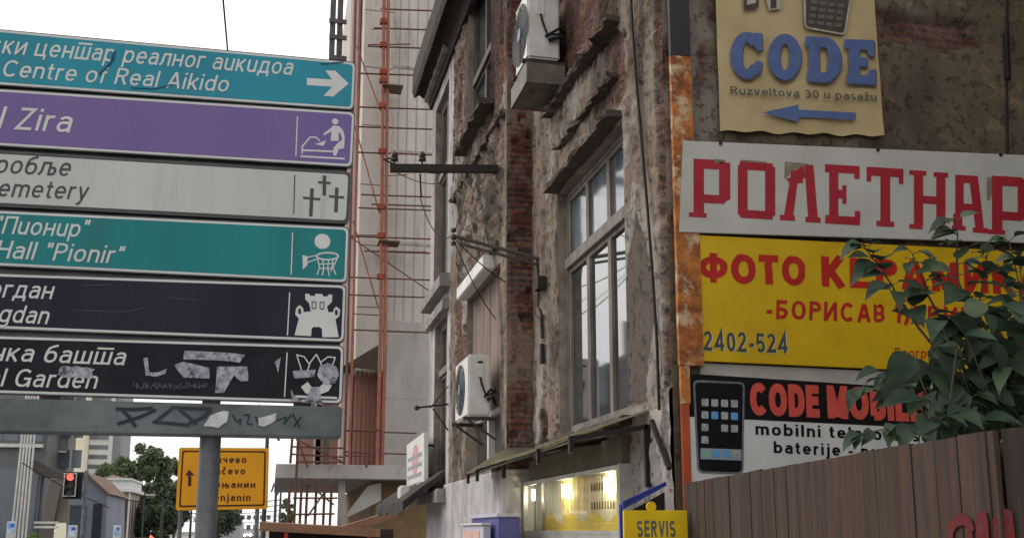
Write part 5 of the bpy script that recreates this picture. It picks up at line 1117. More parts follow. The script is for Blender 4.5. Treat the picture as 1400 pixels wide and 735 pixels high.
# canopy slab, columns, recessed bay with orange timbers
SL0, SL1 = FW.px(377, 636), FW.px(377, 655)
b = MB(); b.box((SL0[0], YW - 1.2, SL1[1]), (x0 + 6, YW + 14, SL0[1])); b.build('canopy_slab', conc2, blk_, bevel=.02)
b = MB(); b.box((x0 + .1, YW + 1.5, SL0[1]), (xs1 + .3, YW + 17, zS - .22)); b.build('bay_wall', pinkw, blk_)
b = MB()
for k in range(6): a_ = x0 + .1 + k * .19; b.box((a_, YW + .3 + .1 * k, SL0[1]), (a_ + .09, YW + .45 + .1 * k, zS - .22))
b.build('timber_props', orangew, blk_)
b = MB(); b.add([(FW.px(470, 500)[0], YW - .1, FW.px(470, 500)[1]), (x0 + .9, YW - .1, FW.px(470, 470)[1]), (x0 + .9, YW + 4, FW.px(470, 470)[1]), (FW.px(470, 500)[0], YW + 4, FW.px(470, 500)[1]), (x0 + .9, YW - .1, zS - .205), (x0 + .9, YW + 4, zS - .205)], [(0, 1, 2, 3), (0, 3, 5, 4), (0, 4, 1), (3, 2, 5)]); b.build('bay_soffit', mat('dark formwork', A(84, 70, 62), A(64, 54, 50), 2, .9), blk_)
b = MB(); b.box((FW.px(461, 690)[0], YW - .6, 0), (FW.px(470, 690)[0], YW - .3, SL1[1])); b.build('column', conc2, blk_); b = MB(); b.box((FW.px(433, 620)[0], YW + 3, SL0[1]), (FW.px(442, 620)[0], YW + 3.4, SL0[1] + 3)); b.build('column', conc2, blk_)
b = MB(); b.box((FW.px(410, 620)[0], YW + 6, SL0[1]), (x0 + .1, YW + 6.3, SL0[1] + 4.2)); b.build('pink_wall', pinkw, blk_)
b = MB(); c_ = pxs(FW, [(470, 706), (502, 664), (520, 660), (520, 684), (476, 706)]); b.prism(FW, c_, .2, .3); b.build('stair_panel', wht, blk_)
b = MB(); b.box((xs1 - .1, YW + .3, 0), (x0 + 14, YW + 17, SL1[1] - .01)); b.build('ground_floor_wall', mat('ochre brick', A(134, 112, 78), A(110, 92, 70), 2, .9, 0, .2), blk_)
seat_empty(blk_, (x0 + 7, YW + 9, 0))
# grey service pipes left of the end wall top
b = MB(); f5 = frameY(44)
for x_ in (453, 463):
    q = f5.px(x_, 60); b.box((q[0] - .09, 44, 3.95), (q[0] + .16, 44.2, 34))
for y_ in (26, 48, 76): q = f5.px(450, y_); q2 = f5.px(474, y_); b.box((q[0], 43.9, q[1] - .2), (q2[0], 43.995, q[1]))
tag(b.build('steel_hoist_mast', mat('grey hoist steel', A(96, 92, 90), A(74, 70, 70), 2, .6)), 'grey steel hoist mast rising behind the teal sign panel beside the white block', 'hoist')
b = MB(); q, q2 = f5.px(478, 60), f5.px(489, 60); b.box((q[0], 42.6, 3.95), (q2[0], 43.8, 26)); tag(b.build('hoist_shaft', mat('pink board', A(198, 176, 166), A(180, 158, 150), .7, .8)), 'tall narrow pinkish board shaft against the corner of the white block', 'shaft')

timb0 = mat('grey scaffold plank', A(120, 104, 92), A(92, 80, 72), 2, .9)
sca = thing('scaffolding', 'orange and rusty tube scaffolding standing against the white block end wall', 'scaffolding')
YSc = YW - .9; FSc = frameY(YSc); SLt = SL0[1]
for px0, px1, mt, w_, yy0, yy1 in ((525, 519, scaf_orange, .075, 0, 1), (531, 525, scaf_orange, .07, 0, 1), (493, 481, scaf_orange, .05, 0, 1), (487, 474, scaf_brown, .05, 0, 1)):
    p = FSc.px(px0 + .5, -60); q = FSc.px(px1 + 1, 480); e = (q[0] - p[0]) / (q[1] - p[1]); zb = SLt
    b = MB(); b.tube([(p[0], YSc, p[1]), (q[0] + e * 0, YSc, q[1]), (q[0], YSc, SLt)], w_, 8); b.build('standard', mt, sca)
for x_, y_, xr in ((521, 11, 600), (512, 37, 600), (503, 62, 600), (491, 99, 600), (489, 145, 600), (488, 172, 600), (487, 207, 600), (494, 265, 600), (508, 278, 600), (490, 283, 600), (480, 322, 600), (498, 342, 600), (478, 378, 600), (476, 402, 600), (484, 450, 600), (470, 588, 570), (470, 617, 565), (472, 622, 516)):
    p = FSc.px(x_, y_); q = FSc.px(xr, y_ + (xr - x_) * .035); b = MB(); b.tube([(p[0], YSc + .1, p[1]), (q[0], YSc + .1, q[1])], .035, 6); b.build('ledger', scaf_brown, sca)
r = random.Random(21)
for k in range(6):
    x_, y_ = r.uniform(478, 530), r.uniform(5, 460); L_ = r.uniform(14, 60); p, q = FSc.px(x_, y_), FSc.px(x_ + L_, y_ + r.uniform(-2, 5)); b = MB(); b.tube([(p[0], YSc + .25, p[1]), (q[0], YSc + r.uniform(.1, .5), q[1])], r.uniform(.018, .03), 5); b.build('ledger', scaf_brown, sca)
for ya, yb in ((60, 150), (170, 290), (300, 420)):
    p, q = FSc.px(489 - ya * .02, ya), FSc.px(523 - yb * .012, yb); b = MB(); b.tube([(p[0], YSc + .18, p[1]), (q[0], YSc + .18, q[1])], .03, 5); b.build('brace', scaf_orange, sca)
for x_, y_ in ((524, 118), (519, 330)):
    p = FSc.px(x_, y_); b = MB(); b.box((p[0] - .05, YSc - .3, p[1] - .04), (p[0] + .8, YSc + .6, p[1])); b.build('plank', timb0, sca)
b = MB(); p, q = FSc.px(478, 320), FSc.px(588, 395); b.tube([(p[0], YSc + .3, p[1]), (q[0], YSc + .3, q[1])], .025, 6); b.build('brace', scaf_brown, sca)
b = MB()
for y_ in (30, 62, 99, 110, 145, 207, 283, 322, 378): q = FSc.px(524 - y_ * .012, y_); b.box((q[0] - .12, YSc - .12, q[1] - .1), (q[0] + .14, YSc + .12, q[1] + .1))
b.build('coupler', rust_dark, sca)
# lower street level scaffold
for x_, ya, yb in ((400, 590, 660), (407, 600, 735), (420, 655, 735), (432, 660, 735), (443, 665, 735), (452, 670, 735), (500, 640, 735), (396, 660, 735), (412, 660, 712)):
    p = FSc.px(x_, ya); b = MB(); b.tube([(p[0], YSc - .6, p[1]), (p[0] - .05, YSc - .6, 0 if ya > 640 or x_ == 407 else SLt)], .05, 8); b.build('standard', scaf_brown, sca)
for xa_, ya, xc, yc in ((398, 612, 470, 614), (398, 622, 470, 626), (404, 632, 468, 633), (400, 681, 460, 681), (398, 703, 456, 702), (412, 655, 455, 690), (404, 602, 470, 634), (455, 655, 420, 705), (470, 590, 520, 590), (402, 590, 420, 640)):
    p, q = FSc.px(xa_, ya), FSc.px(xc, yc); b = MB(); b.tube([(p[0], YSc - .7, p[1]), (q[0], YSc - .7, q[1])], .04, 6); b.build('ledger' if abs(ya - yc) < 8 else 'brace', scaf_brown, sca)
seat_empty(sca, (FSc.px(500, 700)[0], YSc, 0))
# timber walkway roof
t = thing('walkway_canopy', 'orange brown timber canopy over the pavement below the scaffolding', 'canopy')
YT = 34; FT = frameY(YT); timb = mat('orange brown timber', A(138, 102, 80), A(112, 84, 66), 1.5, .85, 0, .1, stretch=(1, 1, 4))
a_, c_, d_ = FT.px(355, 713), FT.px(520, 722), FT.px(548, 694)
b = MB(); b.add([(a_[0], YT, a_[1]), (c_[0], YT, c_[1]), (c_[0], YT, c_[1] - .27), (a_[0], YT, a_[1] - .27), (a_[0], YT + 3.4, a_[1] + .05), (c_[0], YT + 3.4, c_[1] + .05), (c_[0], YT + 3.4, c_[1] - .2), (a_[0], YT + 3.4, a_[1] - .2)], [(0, 1, 2, 3), (4, 7, 6, 5), (0, 4, 5, 1), (3, 2, 6, 7), (0, 3, 7, 4), (1, 5, 6, 2)]); b.build('roof_board', timb, t)
b = MB(); p, q = FT.px(472, 718), FT.px(546, 695); b.add([(p[0], YT + .3, p[1]), (q[0], YT + .3, q[1]), (q[0], YT + .3, q[1] - .22), (p[0], YT + .3, p[1] - .3), (p[0], YT + 2, p[1]), (q[0], YT + 2, q[1]), (q[0], YT + 2, q[1] - .22), (p[0], YT + 2, p[1] - .3)], [(0, 1, 2, 3), (4, 7, 6, 5), (0, 4, 5, 1), (3, 2, 6, 7), (0, 3, 7, 4), (1, 5, 6, 2)]); b.build('ramp_board', timb, t)
for px in (391, 505): q = FT.px(px, 735); b = MB(); b.tube([(q[0], YT + .1, 0), (q[0], YT + .1, a_[1] - .2)], .06, 8); b.build('post', mat('red post paint', A(170, 50, 36), None), t)
b = MB(); b.box((a_[0] + .3, YT + 3.2, 0), (c_[0] + .8, YT + 3.3, a_[1] - .22)); b.build('hoarding', mat('dark hoarding', A(60, 48, 42), A(46, 38, 34), 2, .9), t)
seat_empty(t, (a_[0], YT, 0))

# ================================================================== LEFT BACKGROUND
def bx(fr, pl, pr, py): return fr.px(pl, py)[0], fr.px(pr, py)[0]
winm = mat('far window glass', A(70, 78, 90), A(96, 106, 116), .4, .1, 0, spec=.8)
# glass office
YO = 52; FO = frameY(YO)
t = thing('glass_office', 'dark glass office building with a jutting grey canopy at the left edge', 'building')
x0_, x1_ = bx(FO, -140, 101, 650); zc = FO.px(60, 612)[1]
greyb = mat('grey cladding', A(116, 118, 122), A(98, 100, 104), .5, .6, 0, .05); darkg = mat('dark blue glass', A(62, 72, 84), A(84, 94, 104), .3, .08, 0, spec=.9)
b = MB(); b.box((x0_, YO, 0), (FO.px(61, 650)[0], YO + 2.9, 11)); b.build('wall', greyb, t)
b = MB(); b.box((x0_ + .02, YO + 3, FO.px(80, 640)[1]), (x1_ - .9, YO + 5, 11)); b.build('upper_wall', mat('grey panels', A(128, 128, 126), A(106, 106, 106), .6, .7), t)
for k in range(6):
    for j in range(3):
        a_ = FO.px(-60 + k * 21, 620)[0]; z_ = zc + .3 + j * 2.6; b = MB(); b.box((a_, YO - .03, z_), (a_ + .62, YO - .005, z_ + 1.9)); b.build('window', darkg, t)
for k in range(2):
    for j in range(3):
        a_ = FO.px(67 + k * 17, 600)[0]; z_ = FO.px(80, 634)[1] + j * 1.5; b = MB(); b.box((a_, YO + 2.95, z_), (a_ + .45, YO + 2.99, z_ + .9)); b.build('window', winm, t)
b = MB(); b.box((FO.px(-60, 670)[0], YO - .04, .4), (FO.px(56, 670)[0], YO - .006, FO.px(30, 640)[1])); b.build('glazing', darkg, t)
b = MB()
b.prism(FO, pxs(FO, [(38, 634), (52, 630), (92, 648), (92, 654), (60, 652)]), .2, 1.0); b.build('canopy', mat('dark canopy', A(92, 86, 84), A(72, 68, 68), 1, .8), t)
b = MB(); b.prism(FO, pxs(FO, [(74, 658), (90, 652), (74, 735), (58, 735)]), .3, .9); b.build('slanted_column', mat('warm grey column', A(124, 118, 112), A(106, 100, 96), 1, .8), t)
b = MB(); b.prism(FO, pxs(FO, [(83, 660), (95, 668), (95, 714), (66, 714)]), .02, .3); b.build('stone_panel', mat('beige stone', A(140, 136, 118), A(120, 114, 100), 1.5, .8), t)
b = MB()
for y_ in (714, 720): b.box((FO.px(58, y_)[0], YO - 1.8, FO.px(58, y_)[1] - .05), (FO.px(90, y_)[0], YO - 1.72, FO.px(58, y_)[1] + .05))
b.build('railing', white_metal, t)
b = MB(); b.box((x0_, YO - .3, zc), (FO.px(60, 612)[0], YO - .05, zc + .16)); b.box((FO.px(60, 612)[0] + .02, YO + 2.8, zc), (x1_ - .95, YO + 2.95, zc + .1)); b.build('white_band', white_metal, t)
seat_empty(t, ((x0_ + x1_) / 2, YO + 10, 0))
FPl = frameY(YO - 2.2)
for i, (xt, xb2) in enumerate(((28, 15), (31.5, 20), (35, 25), (38.5, 30), (43, 35))):
    p, q = FPl.px(xt - 9 * -.1, 560), FPl.px(xb2, 735); b = MB(); e = Vector((q[0] - p[0], 0, q[1] - p[1])); k_ = (0 - q[1]) / (q[1] - p[1])
    b.tube([(p[0] + .2, YO - 2.2, p[1] + 2), (q[0], YO - 2.2, q[1]), (q[0] - .3, YO - 2.2, 0)], .045, 8)
    tag(b.build('white_pole', white_metal), ('leftmost', 'second from the left', 'middle one', 'second from the right', 'rightmost')[i] + ' of the five slim white leaning poles', 'pole', 'row of slim white poles')

def block(name, label, Y, pl, pr, ptop, depth, wallm_, wins=None, cat='building', ph=700, ztop=None, roof=None, winmat=winm):
    f = frameY(Y); a_, c_ = bx(f, pl, pr, ph); zt = ztop or f.px((pl + pr) / 2, ptop)[1]
    t = thing(name, label, cat); b = MB(); b.box((a_, Y, 0), (c_, Y + depth, zt)); b.build('wall', wallm_, t)
    if wins:
        nx_, nz_, zs_, ze_, ww, hh = wins
        for i in range(nx_):
            for j in range(nz_):
                xx = a_ + (c_ - a_) * (i + .5) / nx_; zz = zs_ + (ze_ - zs_) * j / max(1, nz_ - 1)
                b = MB(); b.box((xx - ww / 2, Y - .04, zz), (xx + ww / 2, Y - .005, zz + hh)); b.build('window', winmat, t)
    if roof:
        b = MB(); r_, h_ = roof; b.add([(a_ - .3, Y - .3, zt), (c_ + .3, Y - .3, zt), (c_ + .3, Y + depth, zt), (a_ - .3, Y + depth, zt), ((a_ + c_) / 2, Y - .3, zt + h_), ((a_ + c_) / 2, Y + depth, zt + h_)], [(0, 4, 1), (1, 4, 5, 2), (0, 3, 5, 4), (2, 5, 3), (0, 1, 2, 3)]); b.build('roof', r_, t)
    return seat_empty(t, ((a_ + c_) / 2, Y + depth / 2, 0)), a_, c_, zt
cream = mat('cream render', A(232, 226, 204), A(222, 214, 190), .3, .8); whitew = mat('white render', A(216, 216, 214), A(200, 200, 198), .3, .8)
T1 = 150; f = frameY(T1)
tw = thing('apartment_tower', 'white apartment tower with rows of windows far behind the left trees', 'building')
a_, m_, c_, e_ = f.px(100, 610)[0], f.px(122, 610)[0], f.px(151, 610)[0], f.px(162, 610)[0]
b = MB(); b.box((a_, T1 - 8, 0), (m_ - .05, T1 + 10, 40)); b.build('cream_wing', cream, tw)
b = MB(); b.box((m_, T1, 0), (c_, T1 + 12, 40)); b.build('front_wall', whitew, tw)
b = MB(); b.box((c_ + .01, T1 + 2, 0), (e_, T1 + 12, 38)); b.build('side_wing', mat('grey render far', A(150, 150, 152), A(132, 132, 136), .4, .8), tw)
for j in range(10):
    b = MB(); z_ = f.px(135, 627)[1] - 1.3 + (j - 1) * 1.42 * 1.0 * (f.px(135, 611)[1] - f.px(135, 624)[1]) / 1.39
    b = MB(); b.box((m_ + .05, T1 - .1, z_), (c_ - .3, T1 - .01, z_ + .55)); b.build('window_row', winm, tw)
seat_empty(tw, ((a_ + e_) / 2, T1 + 5, 0))
# grey gabled house
YH = 66; f = frameY(YH); ghm = mat('blue grey render', A(138, 144, 158), A(120, 128, 142), .5, .8); tile = mat('brown roof tiles', A(130, 108, 92), A(108, 88, 76), 1.2, .9, 0, .3)
t = thing('gabled_house', 'blue grey house with a brown tiled gable roof behind the traffic light', 'house')
P_ = pxs(f, [(92, 735), (146, 735), (146, 675), (119, 646), (92, 646)]); P_[0] = (P_[0][0], 0); P_[1] = (P_[1][0], 0)
b = MB(); b.prism(f, P_, -8, 0); b.build('wall', ghm, t)
rp = pxs(f, [(118, 655), (150, 676)]); b = MB()
rx0, rz0 = f.px(119, 645); rx1, rz1 = f.px(151, 675); ridge = onY(121, 640, YH + 14)
b.add([(rx0, YH - .3, rz0), (rx1, YH - .3, rz1), (rx1, YH + 8.2, rz1), (rx0, YH + 8.2, rz0), (rx0 - 1.5, YH - .3, rz0 - .02), (rx0 - 1.5, YH + 8.2, rz0 - .02), (rx0, YH - .3, rz0 - .12), (rx1, YH - .3, rz1 - .12)], [(0, 1, 2, 3), (0, 3, 5, 4), (0, 6, 7, 1), (3, 2, 5)]); b.build('roof', tile, t)
b = MB(); q = f.px(128, 690); q2 = f.px(140, 690); b.box((q[0], YH - .08, .2), (q2[0], YH - .01, f.px(130, 688)[1])); b.build('doorway', mat('dark doorway', A(40, 40, 48), A(56, 58, 70), 2, .5), t)
b = MB(); q = f.px(96, 690); q2 = f.px(118, 690); b.box((q[0], YH - .06, .6), (q2[0], YH - .01, f.px(100, 690)[1])); b.build('window', darkg, t)
seat_empty(t, (f.px(120, 700)[0], YH + 5, 0))
YR = 84; f = frameY(YR); t = thing('corniced_house', 'pale old house with a parapet cornice and tall window bays next to the trees', 'house')
pale_w = mat('pale old plaster', A(176, 168, 156), A(150, 140, 130), .6, .9); a_, c_ = f.px(140, 700)[0], f.px(174, 700)[0]; zt = f.px(165, 672)[1]
b = MB(); b.box((a_, YR, 0), (c_, YR + 7, zt)); b.build('wall', pale_w, t)
b = MB(); b.box((a_ - .2, YR - .35, zt + .01), (c_ + .3, YR + 7.2, zt + .25)); b.box((a_, YR - .1, zt + .25), (c_ + .1, YR + 7.1, zt + .9)); b.box((a_ - .1, YR - .25, zt + .9), (c_ + .2, YR + 7.15, zt + 1.05)); b.build('cornice', whitew, t)
b = MB(); b.add([(a_, YR, zt + 1.06), (c_, YR, zt + 1.06), (c_, YR + 7, zt + 1.06), (a_, YR + 7, zt + 1.06), (a_, YR + 4, zt + 1.5), (c_ - 1, YR + 4, zt + 1.3)], [(0, 1, 5, 4), (2, 3, 4, 5), (1, 2, 5), (0, 4, 3)]); b.build('roof', tile, t)
for k in range(4):
    xx = a_ + (c_ - a_) * (k + .5) / 4; b = MB(); b.box((xx - .22, YR - .05, 1.0), (xx + .22, YR - .01, zt - .5)); b.build('window', mat('brown window', A(90, 72, 64), A(70, 60, 56), 2, .5), t)
    b = MB(); b.box((xx + .28, YR - .14, 0), (xx + .38, YR - .01, zt)); b.build('pilaster', whitew, t)
for k in range(4):
    yy_ = YR + .9 + k * 1.6; b = MB(); b.box((c_ + .005, yy_, 1.0), (c_ + .05, yy_ + .75, zt - .6)); b.build('window', mat('brown side window', A(90, 72, 64), A(70, 60, 56), 2, .5), t)
seat_empty(t, ((a_ + c_) / 2, YR + 3.5, 0))

# trees
fol1 = mat('tree foliage', (.085, .12, .06, 1), (.14, .18, .09, 1), .35, .85); fol2 = mat('dark tree foliage', (.05, .07, .04, 1), (.08, .11, .06, 1), .35, .85); bark = mat('bark', (.09, .075, .06, 1), (.13, .11, .09, 1), 3, .95, 0, .4)
def tree(cx_, cy_, h, rx, zb, n, label, m_, seed, group='trees beyond the old houses', lf=.3):
    r = random.Random(seed); t = thing('tree', label, 'tree', group)
    b = MB(); b.tube([(cx_, cy_, 0), (cx_ + .1, cy_, h * .3), (cx_, cy_, h * .62)], h * .026, 8, r2=h * .012)
    for k in range(6):
        a_ = r.uniform(0, 6.28); z_ = h * r.uniform(.25, .5); b.tube([(cx_, cy_, z_), (cx_ + math.cos(a_) * rx * .5, cy_ + math.sin(a_) * rx * .5, z_ + h * .18), (cx_ + math.cos(a_) * rx * .75, cy_ + math.sin(a_) * rx * .75, z_ + h * .3)], h * .011, 6, r2=h * .004)
    b.build('trunk', bark, t); b = MB(); bl = []
    for k in range(40):
        a_ = r.uniform(0, 6.28); u = r.random(); z_ = zb + (h - zb) * (.08 + .86 * u); w = math.sqrt(max(.05, 1 - ((u - .42) / .62) ** 2)); q = r.random() ** .5 * rx * .95 * w
        bl.append((Vector((cx_ + math.cos(a_) * q, cy_ + math.sin(a_) * q, z_)), r.uniform(.14, .32) * rx))
    for k in range(int(n * 2.6)):
        c_, R_ = bl[r.randrange(len(bl))]; d = Vector((r.gauss(0, 1), r.gauss(0, 1), r.gauss(0, 1))).normalized(); p = c_ + d * R_ * (r.random() ** .35) * r.uniform(.75, 1.3)
        nrm = (d + Vector((r.gauss(0, .8), r.gauss(0, .8), r.gauss(0, .8) + .6))).normalized(); u = nrm.cross(Vector((r.gauss(0, 1), r.gauss(0, 1), r.gauss(0, 1)))).normalized(); v = nrm.cross(u); s_ = lf * r.uniform(.4, .9)
        b.add([p - u * s_, p - v * s_ * .5, p + u * s_, p + v * s_ * .5], [(0, 1, 2, 3)])
    b.build('crown', m_, t); return seat_empty(t, (cx_, cy_, 0))
def tree_px(px, pyt, Y, wpx, pyb, n, label, m_, seed, group='trees beyond the old houses', lf=.3):
    f = frameY(Y); q = f.px(px, pyt); w = (f.px(px + wpx / 2, pyt)[0] - f.px(px - wpx / 2, pyt)[0]) / 2; return tree(q[0], Y, q[1], w, f.px(px, pyb)[1], n, label, m_, seed, group, lf)
tree_px(204, 604, 100, 62, 690, 5200, 'tallest green tree in the middle of the far left tree group', fol1, 1)
tree_px(172, 625, 112, 40, 690, 3000, 'green tree behind the corniced house, left of the tallest tree', fol1, 2)
tree_px(232, 628, 108, 52, 700, 4200, 'rounded green tree just left of the amber direction sign', fol1, 3)
tree_px(206, 662, 94, 56, 722, 3600, 'low dark green tree below the tallest tree', fol2, 4)
tree_px(240, 668, 96, 44, 722, 3000, 'low dark green tree behind the amber sign\'s left edge', fol2, 5)
tree_px(186, 690, 90, 44, 733, 2600, 'low dark tree beside the corniced house, nearest of the far left group', fol2, 21)
tree_px(226, 690, 88, 50, 733, 2600, 'low dark tree behind the pale street lamp', fol2, 22)
tree_px(150, 634, 128, 40, 660, 2600, 'bushy olive tree above the brown tiled roof', fol1, 6)
tree_px(392, 680, 120, 22, 725, 1500, 'small green tree behind the street level scaffolding', fol1, 9)
tree_px(300, 690, 170, 60, 735, 1500, 'far low tree across the end of the street', fol2, 12, lf=.5)
b = MB(); q = onY(47, 727, 40); r = random.Random(5); cx_ = Vector((q.x, 40, q.z - .5))
for k in range(1500):
    d = Vector((r.gauss(0, 1), r.gauss(0, 1), r.gauss(0, 1))).normalized(); p = cx_ + Vector((d.x * .32, d.y * .32, d.z * .5)) * r.uniform(.75, 1.05); u = d.cross(Vector((r.gauss(0, 1), r.gauss(0, 1), 1))).normalized(); v = d.cross(u); s_ = .06
    b.add([p - u * s_, p - v * s_ * .6, p + u * s_, p + v * s_ * .6], [(0, 1, 2, 3)])
b.tube([(q.x, 40, 0), (q.x, 40, q.z - .6)], .06, 8)
tag(b.build('clipped_bush', mat('bright bush', (.07, .12, .03, 1), (.1, .16, .05, 1), 3, .85)), 'small clipped green bush below the white poles', 'bush')

# traffic light
YT2 = 30; f = frameY(YT2); t = thing('traffic_light', 'traffic light showing red in front of the grey gabled house', 'traffic light')
p0, p1 = f.px(88, 646), f.px(103, 678); cxl = (p0[0] + p1[0]) / 2; zl0, zl1 = p1[1], p0[1]
b = MB(); b.box((p0[0], YT2, zl0), (p1[0], YT2 + .25, zl1)); b.build('housing', black_paint, t, bevel=.015)
b = MB(); b.box((p0[0] - .04, YT2 + .252, zl0 - .06), (p1[0] + .11, YT2 + .27, zl1 + .04)); b.build('backplate', black_paint, t)
w_ = .022
b = MB(); b.box((p0[0], YT2 - .012, zl0), (p0[0] + w_, YT2 - .001, zl1)); b.box((p1[0] - w_, YT2 - .012, zl0), (p1[0], YT2 - .001, zl1)); b.box((p0[0] + w_, YT2 - .012, zl0), (p1[0] - w_, YT2 - .001, zl0 + w_)); b.box((p0[0] + w_, YT2 - .012, zl1 - w_), (p1[0] - w_, YT2 - .001, zl1)); b.build('white_rim', white_metal, t)
for k in range(3):
    zc_ = zl1 - (zl1 - zl0) * (k + .5) / 3; m_ = [mat('lit red lens', (.8, .05, .04, 1), emit=(1, .10, .08, 1), es=1.6), mat('dark amber lens', (.06, .04, .02, 1), rough=.2), mat('dark green lens', (.02, .05, .04, 1), rough=.2)][k]
    b = MB(); b.prism(f, circ(f, (cxl, zc_), .095), .001, .02); b.build('lens', m_, t)
    b = MB(); n = 14; V = []
    for j in range(n + 1): a_ = R(-10 + 200 * j / n); V += [(cxl + .105 * math.cos(a_), YT2 - .001, zc_ + .105 * math.sin(a_)), (cxl + .105 * math.cos(a_), YT2 - .16, zc_ + .105 * math.sin(a_) - .01)]
    b.add(V, [(2 * j, 2 * j + 1, 2 * j + 3, 2 * j + 2) for j in range(n)]); b.build('visor', black_paint, t)
b = MB(); xp = f.px(112, 690)[0]; b.tube([(xp, YT2 + .34, 0), (xp, YT2 + .34, zl1 + .1)], .05, 10); b.bar((cxl, YT2 + .3, zl0 + .1), (xp, YT2 + .34, zl0 + .1), .04, .04); b.bar((cxl, YT2 + .3, zl1 - .1), (xp, YT2 + .34, zl1 - .1), .04, .04); b.build('pole', grey_pole, t); seat_empty(t, (xp, YT2 + .34, 0))
# blue poster boxes
pb = mat('poster sky blue', A(120, 168, 222), A(206, 220, 236), 3, .5, lo=.42, hi=.58); pbb = mat('poster deep blue', A(52, 92, 178), None)
for px0, px1, pt, Y, lab in ((8.5, 21, 712, 26, 'white street poster box with a blue picture below the white poles'), (92.5, 105, 717, 28, 'white street poster box with a blue picture below the traffic light'), (154.5, 165, 717, 30, 'white street poster box with a blue picture before the corniced house')):
    f = frameY(Y); t = thing('poster_box', lab, 'poster box', 'white street poster boxes'); a_, c_ = bx(f, px0, px1, 725); zt = f.px(px0, pt)[1]
    b = MB(); b.box((a_, Y, zt - .52), (c_, Y + .1, zt)); b.build('case', white_metal, t, bevel=.012)
    b = MB(); b.box((a_ + .025, Y - .006, zt - .28), (c_ - .025, Y - .001, zt - .03)); b.build('picture', pb, t)
    b = MB(); b.box((a_ + .09, Y - .009, zt - .13), (c_ - .04, Y - .0065, zt - .06)); b.build('caption', pbb, t)
    b = MB(); b.box(((a_ + c_) / 2 - .03, Y + .02, 0), ((a_ + c_) / 2 + .03, Y + .08, zt - .521)); b.build('post', grey_pole, t); seat_empty(t, ((a_ + c_) / 2, Y, 0))

# street poles
def pole(px, pyt, Y, rr, label, arm=None, name='street_pole', cat='pole'):
    f = frameY(Y); q = f.px(px, pyt); t = thing(name, label, cat, 'poles along the street'); b = MB(); b.tube([(q[0], Y, 0), (q[0], Y, q[1])], rr, 8, r2=rr * .7); b.build('shaft', mat('pole steel', A(84, 84, 86), A(66, 66, 68), 2, .6), t)
    if arm:
        ax, ay = f.px(*arm); b = MB(); b.tube([(q[0], Y, q[1] - .1), ((q[0] + ax) / 2, Y, (q[1] + ay) / 2 + .15), (ax, Y, ay)], rr * .5, 6); b.build('arm', dark_metal, t)
        if name == 'street_lamp': b = MB(); b.box((ax - .35, Y - .12, ay - .06), (ax + .2, Y + .12, ay + .06)); b.build('lamp_head', white_metal, t, bevel=.03)
    return seat_empty(t, (q[0], Y, 0))
pole(366, 586, 55, .13, 'dark tram pole rising behind the right edge of the amber sign', (382, 602)); pole(378, 656, 75, .12, 'grey pole just right of the amber sign', (371, 672)); pole(384, 670, 90, .12, 'second farther grey pole right of the amber sign', (379, 676)); pole(352, 690, 70, .12, 'grey pole below the right end of the amber sign')
pole(223, 683, 62, .10, 'pale street lamp before the left tree group', (208, 676), 'street_lamp', 'street lamp'); pole(197, 680, 70, .08, 'thin dark pole left of the pale street lamp'); pole(262, 690, 60, .08, 'thin pole beside the grey guide sign post')
# overhead wires
b = MB(); p = onY(305, 0, 12); zt_ = p.z; xw = p.x
b.tube([(xw, 4, zt_ + .02), (xw, 20, zt_ - .02), (xw, 60, zt_ + .02), (xw, 140, zt_)], .012, 5); tag(b.build('tram_wire', rubber), 'single dark tram wire crossing the sky above the teal sign panel', 'wire')
for i, Y in enumerate((75, 90, 110, 130, 160)):
    f = frameY(Y); b = MB(); q, q2 = f.px(300, 690), f.px(384, 690); zz = f.px(340, 690 + 6 * i)[1]; b.tube(sag((q[0] - 8, Y, zz + .6), (q2[0], Y, zz + .4), .5), .035, 5)
    tag(b.build('span_wire', rubber), 'thin span wire strung across the far end of the street', 'wire', 'span wires across the street')
b = MB(); f = frameY(45); q, q2 = f.px(30, 632), f.px(125, 690); b.tube(sag((q[0], 45, q[1]), (q2[0], 50, q2[1]), .1), .02, 5); tag(b.build('side_wire', rubber), 'thin wire slanting down before the glass office toward the gabled house', 'wire')

# far end of the street: houses closing the view
hz1 = mat('far grey facade', A(176, 174, 176), A(160, 158, 162), .2, .9); hz2 = mat('far warm facade', A(196, 188, 180), A(180, 172, 166), .2, .9)
block('far_house', 'far grey house left of the street end, seen below the amber sign', 190, 300, 330, 712, 20, hz1, (5, 3, 2.5, 7, 1.0, 1.4)); block('far_house', 'far warm grey house at the very end of the street', 330, 318, 372, 722, 20, hz2, (6, 2, 2, 5, 1.2, 1.4))

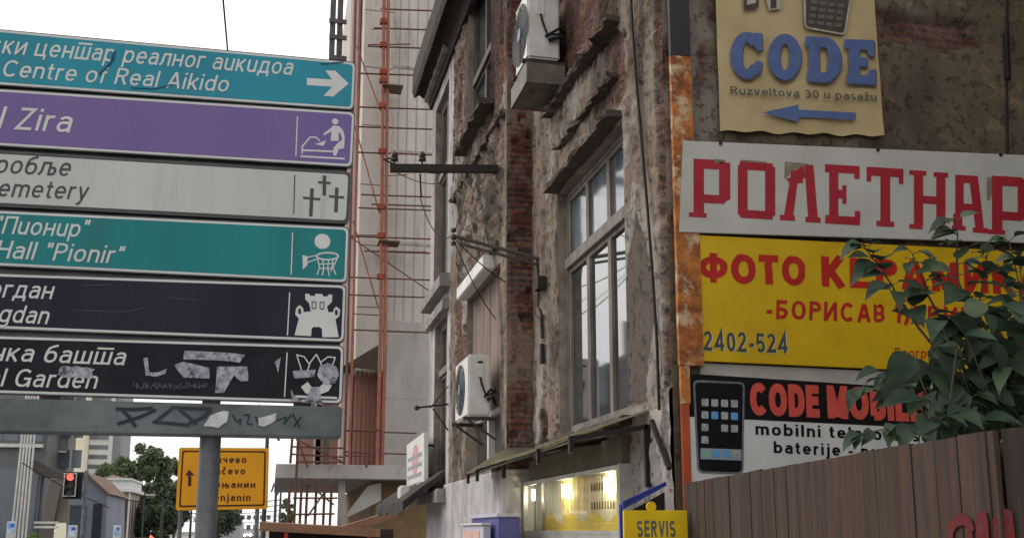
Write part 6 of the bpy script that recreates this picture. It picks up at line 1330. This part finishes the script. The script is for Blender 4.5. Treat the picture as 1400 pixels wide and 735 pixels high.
# cars with headlights on
def car(x, y, colr, label, face=-1, lights=True, h=1.45):
    t = thing('car', label, 'car', 'cars far down the street'); f = Frame((x - .85, y, 0), (0, -face * 1.0, 0), (0, 0, 1), (-1, 0, 0))
    prof = [(-2.1, .3), (2.1, .3), (2.15, .62), (2.0, .82), (1.05, .95), (.4, h - .03), (-.9, h), (-1.6, 1.0), (-2.1, .9)]
    b = MB(); V = [(x + s_ * w, y + face * a_, z_) for s_ in (-1, 1) for a_, z_ in prof for w in ([.86 if z_ < 1 else .66])]; n = len(prof); fc = [tuple(range(n)), tuple(range(n, 2 * n))[::-1]] + [(i, n + i, n + (i + 1) % n, (i + 1) % n) for i in range(n)]
    b.add(V, fc); body = b.build('body', mat('car paint', colr, None, rough=.3, spec=.6), t, bevel=.05)
    b = MB(); b.add([(x - .68, y + face * 1.03, .98), (x + .68, y + face * 1.03, .98), (x + .58, y + face * .5, h - .1), (x - .58, y + face * .5, h - .1)], [(0, 1, 2, 3)]); b.build('windscreen', glass, t)
    for sx in (-.86, .86):
        for sy in (-1.3, 1.3): b = MB(); b.tube([(x + sx - .1, y + sy, .31), (x + sx + .1, y + sy, .31)], .31, 16); b.build('wheel', rubber, t)
    lm = mat('lit headlight', (1, 1, 1, 1), emit=(1, .86, .6, 1), es=220 if lights else 0) if lights else mat('tail lamp', (.5, .02, .02, 1), emit=(1, .08, .05, 1), es=3)
    for sx in (-.58, .58): q = y + face * 2.15; b = MB(); b.box((x + sx - .22, min(q, q + face * .06), .56), (x + sx + .22, max(q, q + face * .06), .86)); b.build('headlight' if lights else 'tail_light', lm, t, bevel=.02)
    return seat_empty(t, (x, y, 0))
for px, Y, colr, lab in ((319, 225, A(70, 72, 78), 'dark car with bright headlights approaching at the end of the street'), (339, 240, A(150, 150, 150), 'pale car with headlights just right of the brighter pair')):
    q = onY(px, 730, Y); car(q.x, Y, colr, lab)
q = onY(219, 731, 190); car(q.x, 190, A(190, 190, 190), 'white car with red tail lamps below the street lamp', -1, False, 1.7)
q = onY(203, 731, 170); car(q.x, 170, A(140, 40, 36), 'dark red car beside the white car on the left', -1, False, 1.6)
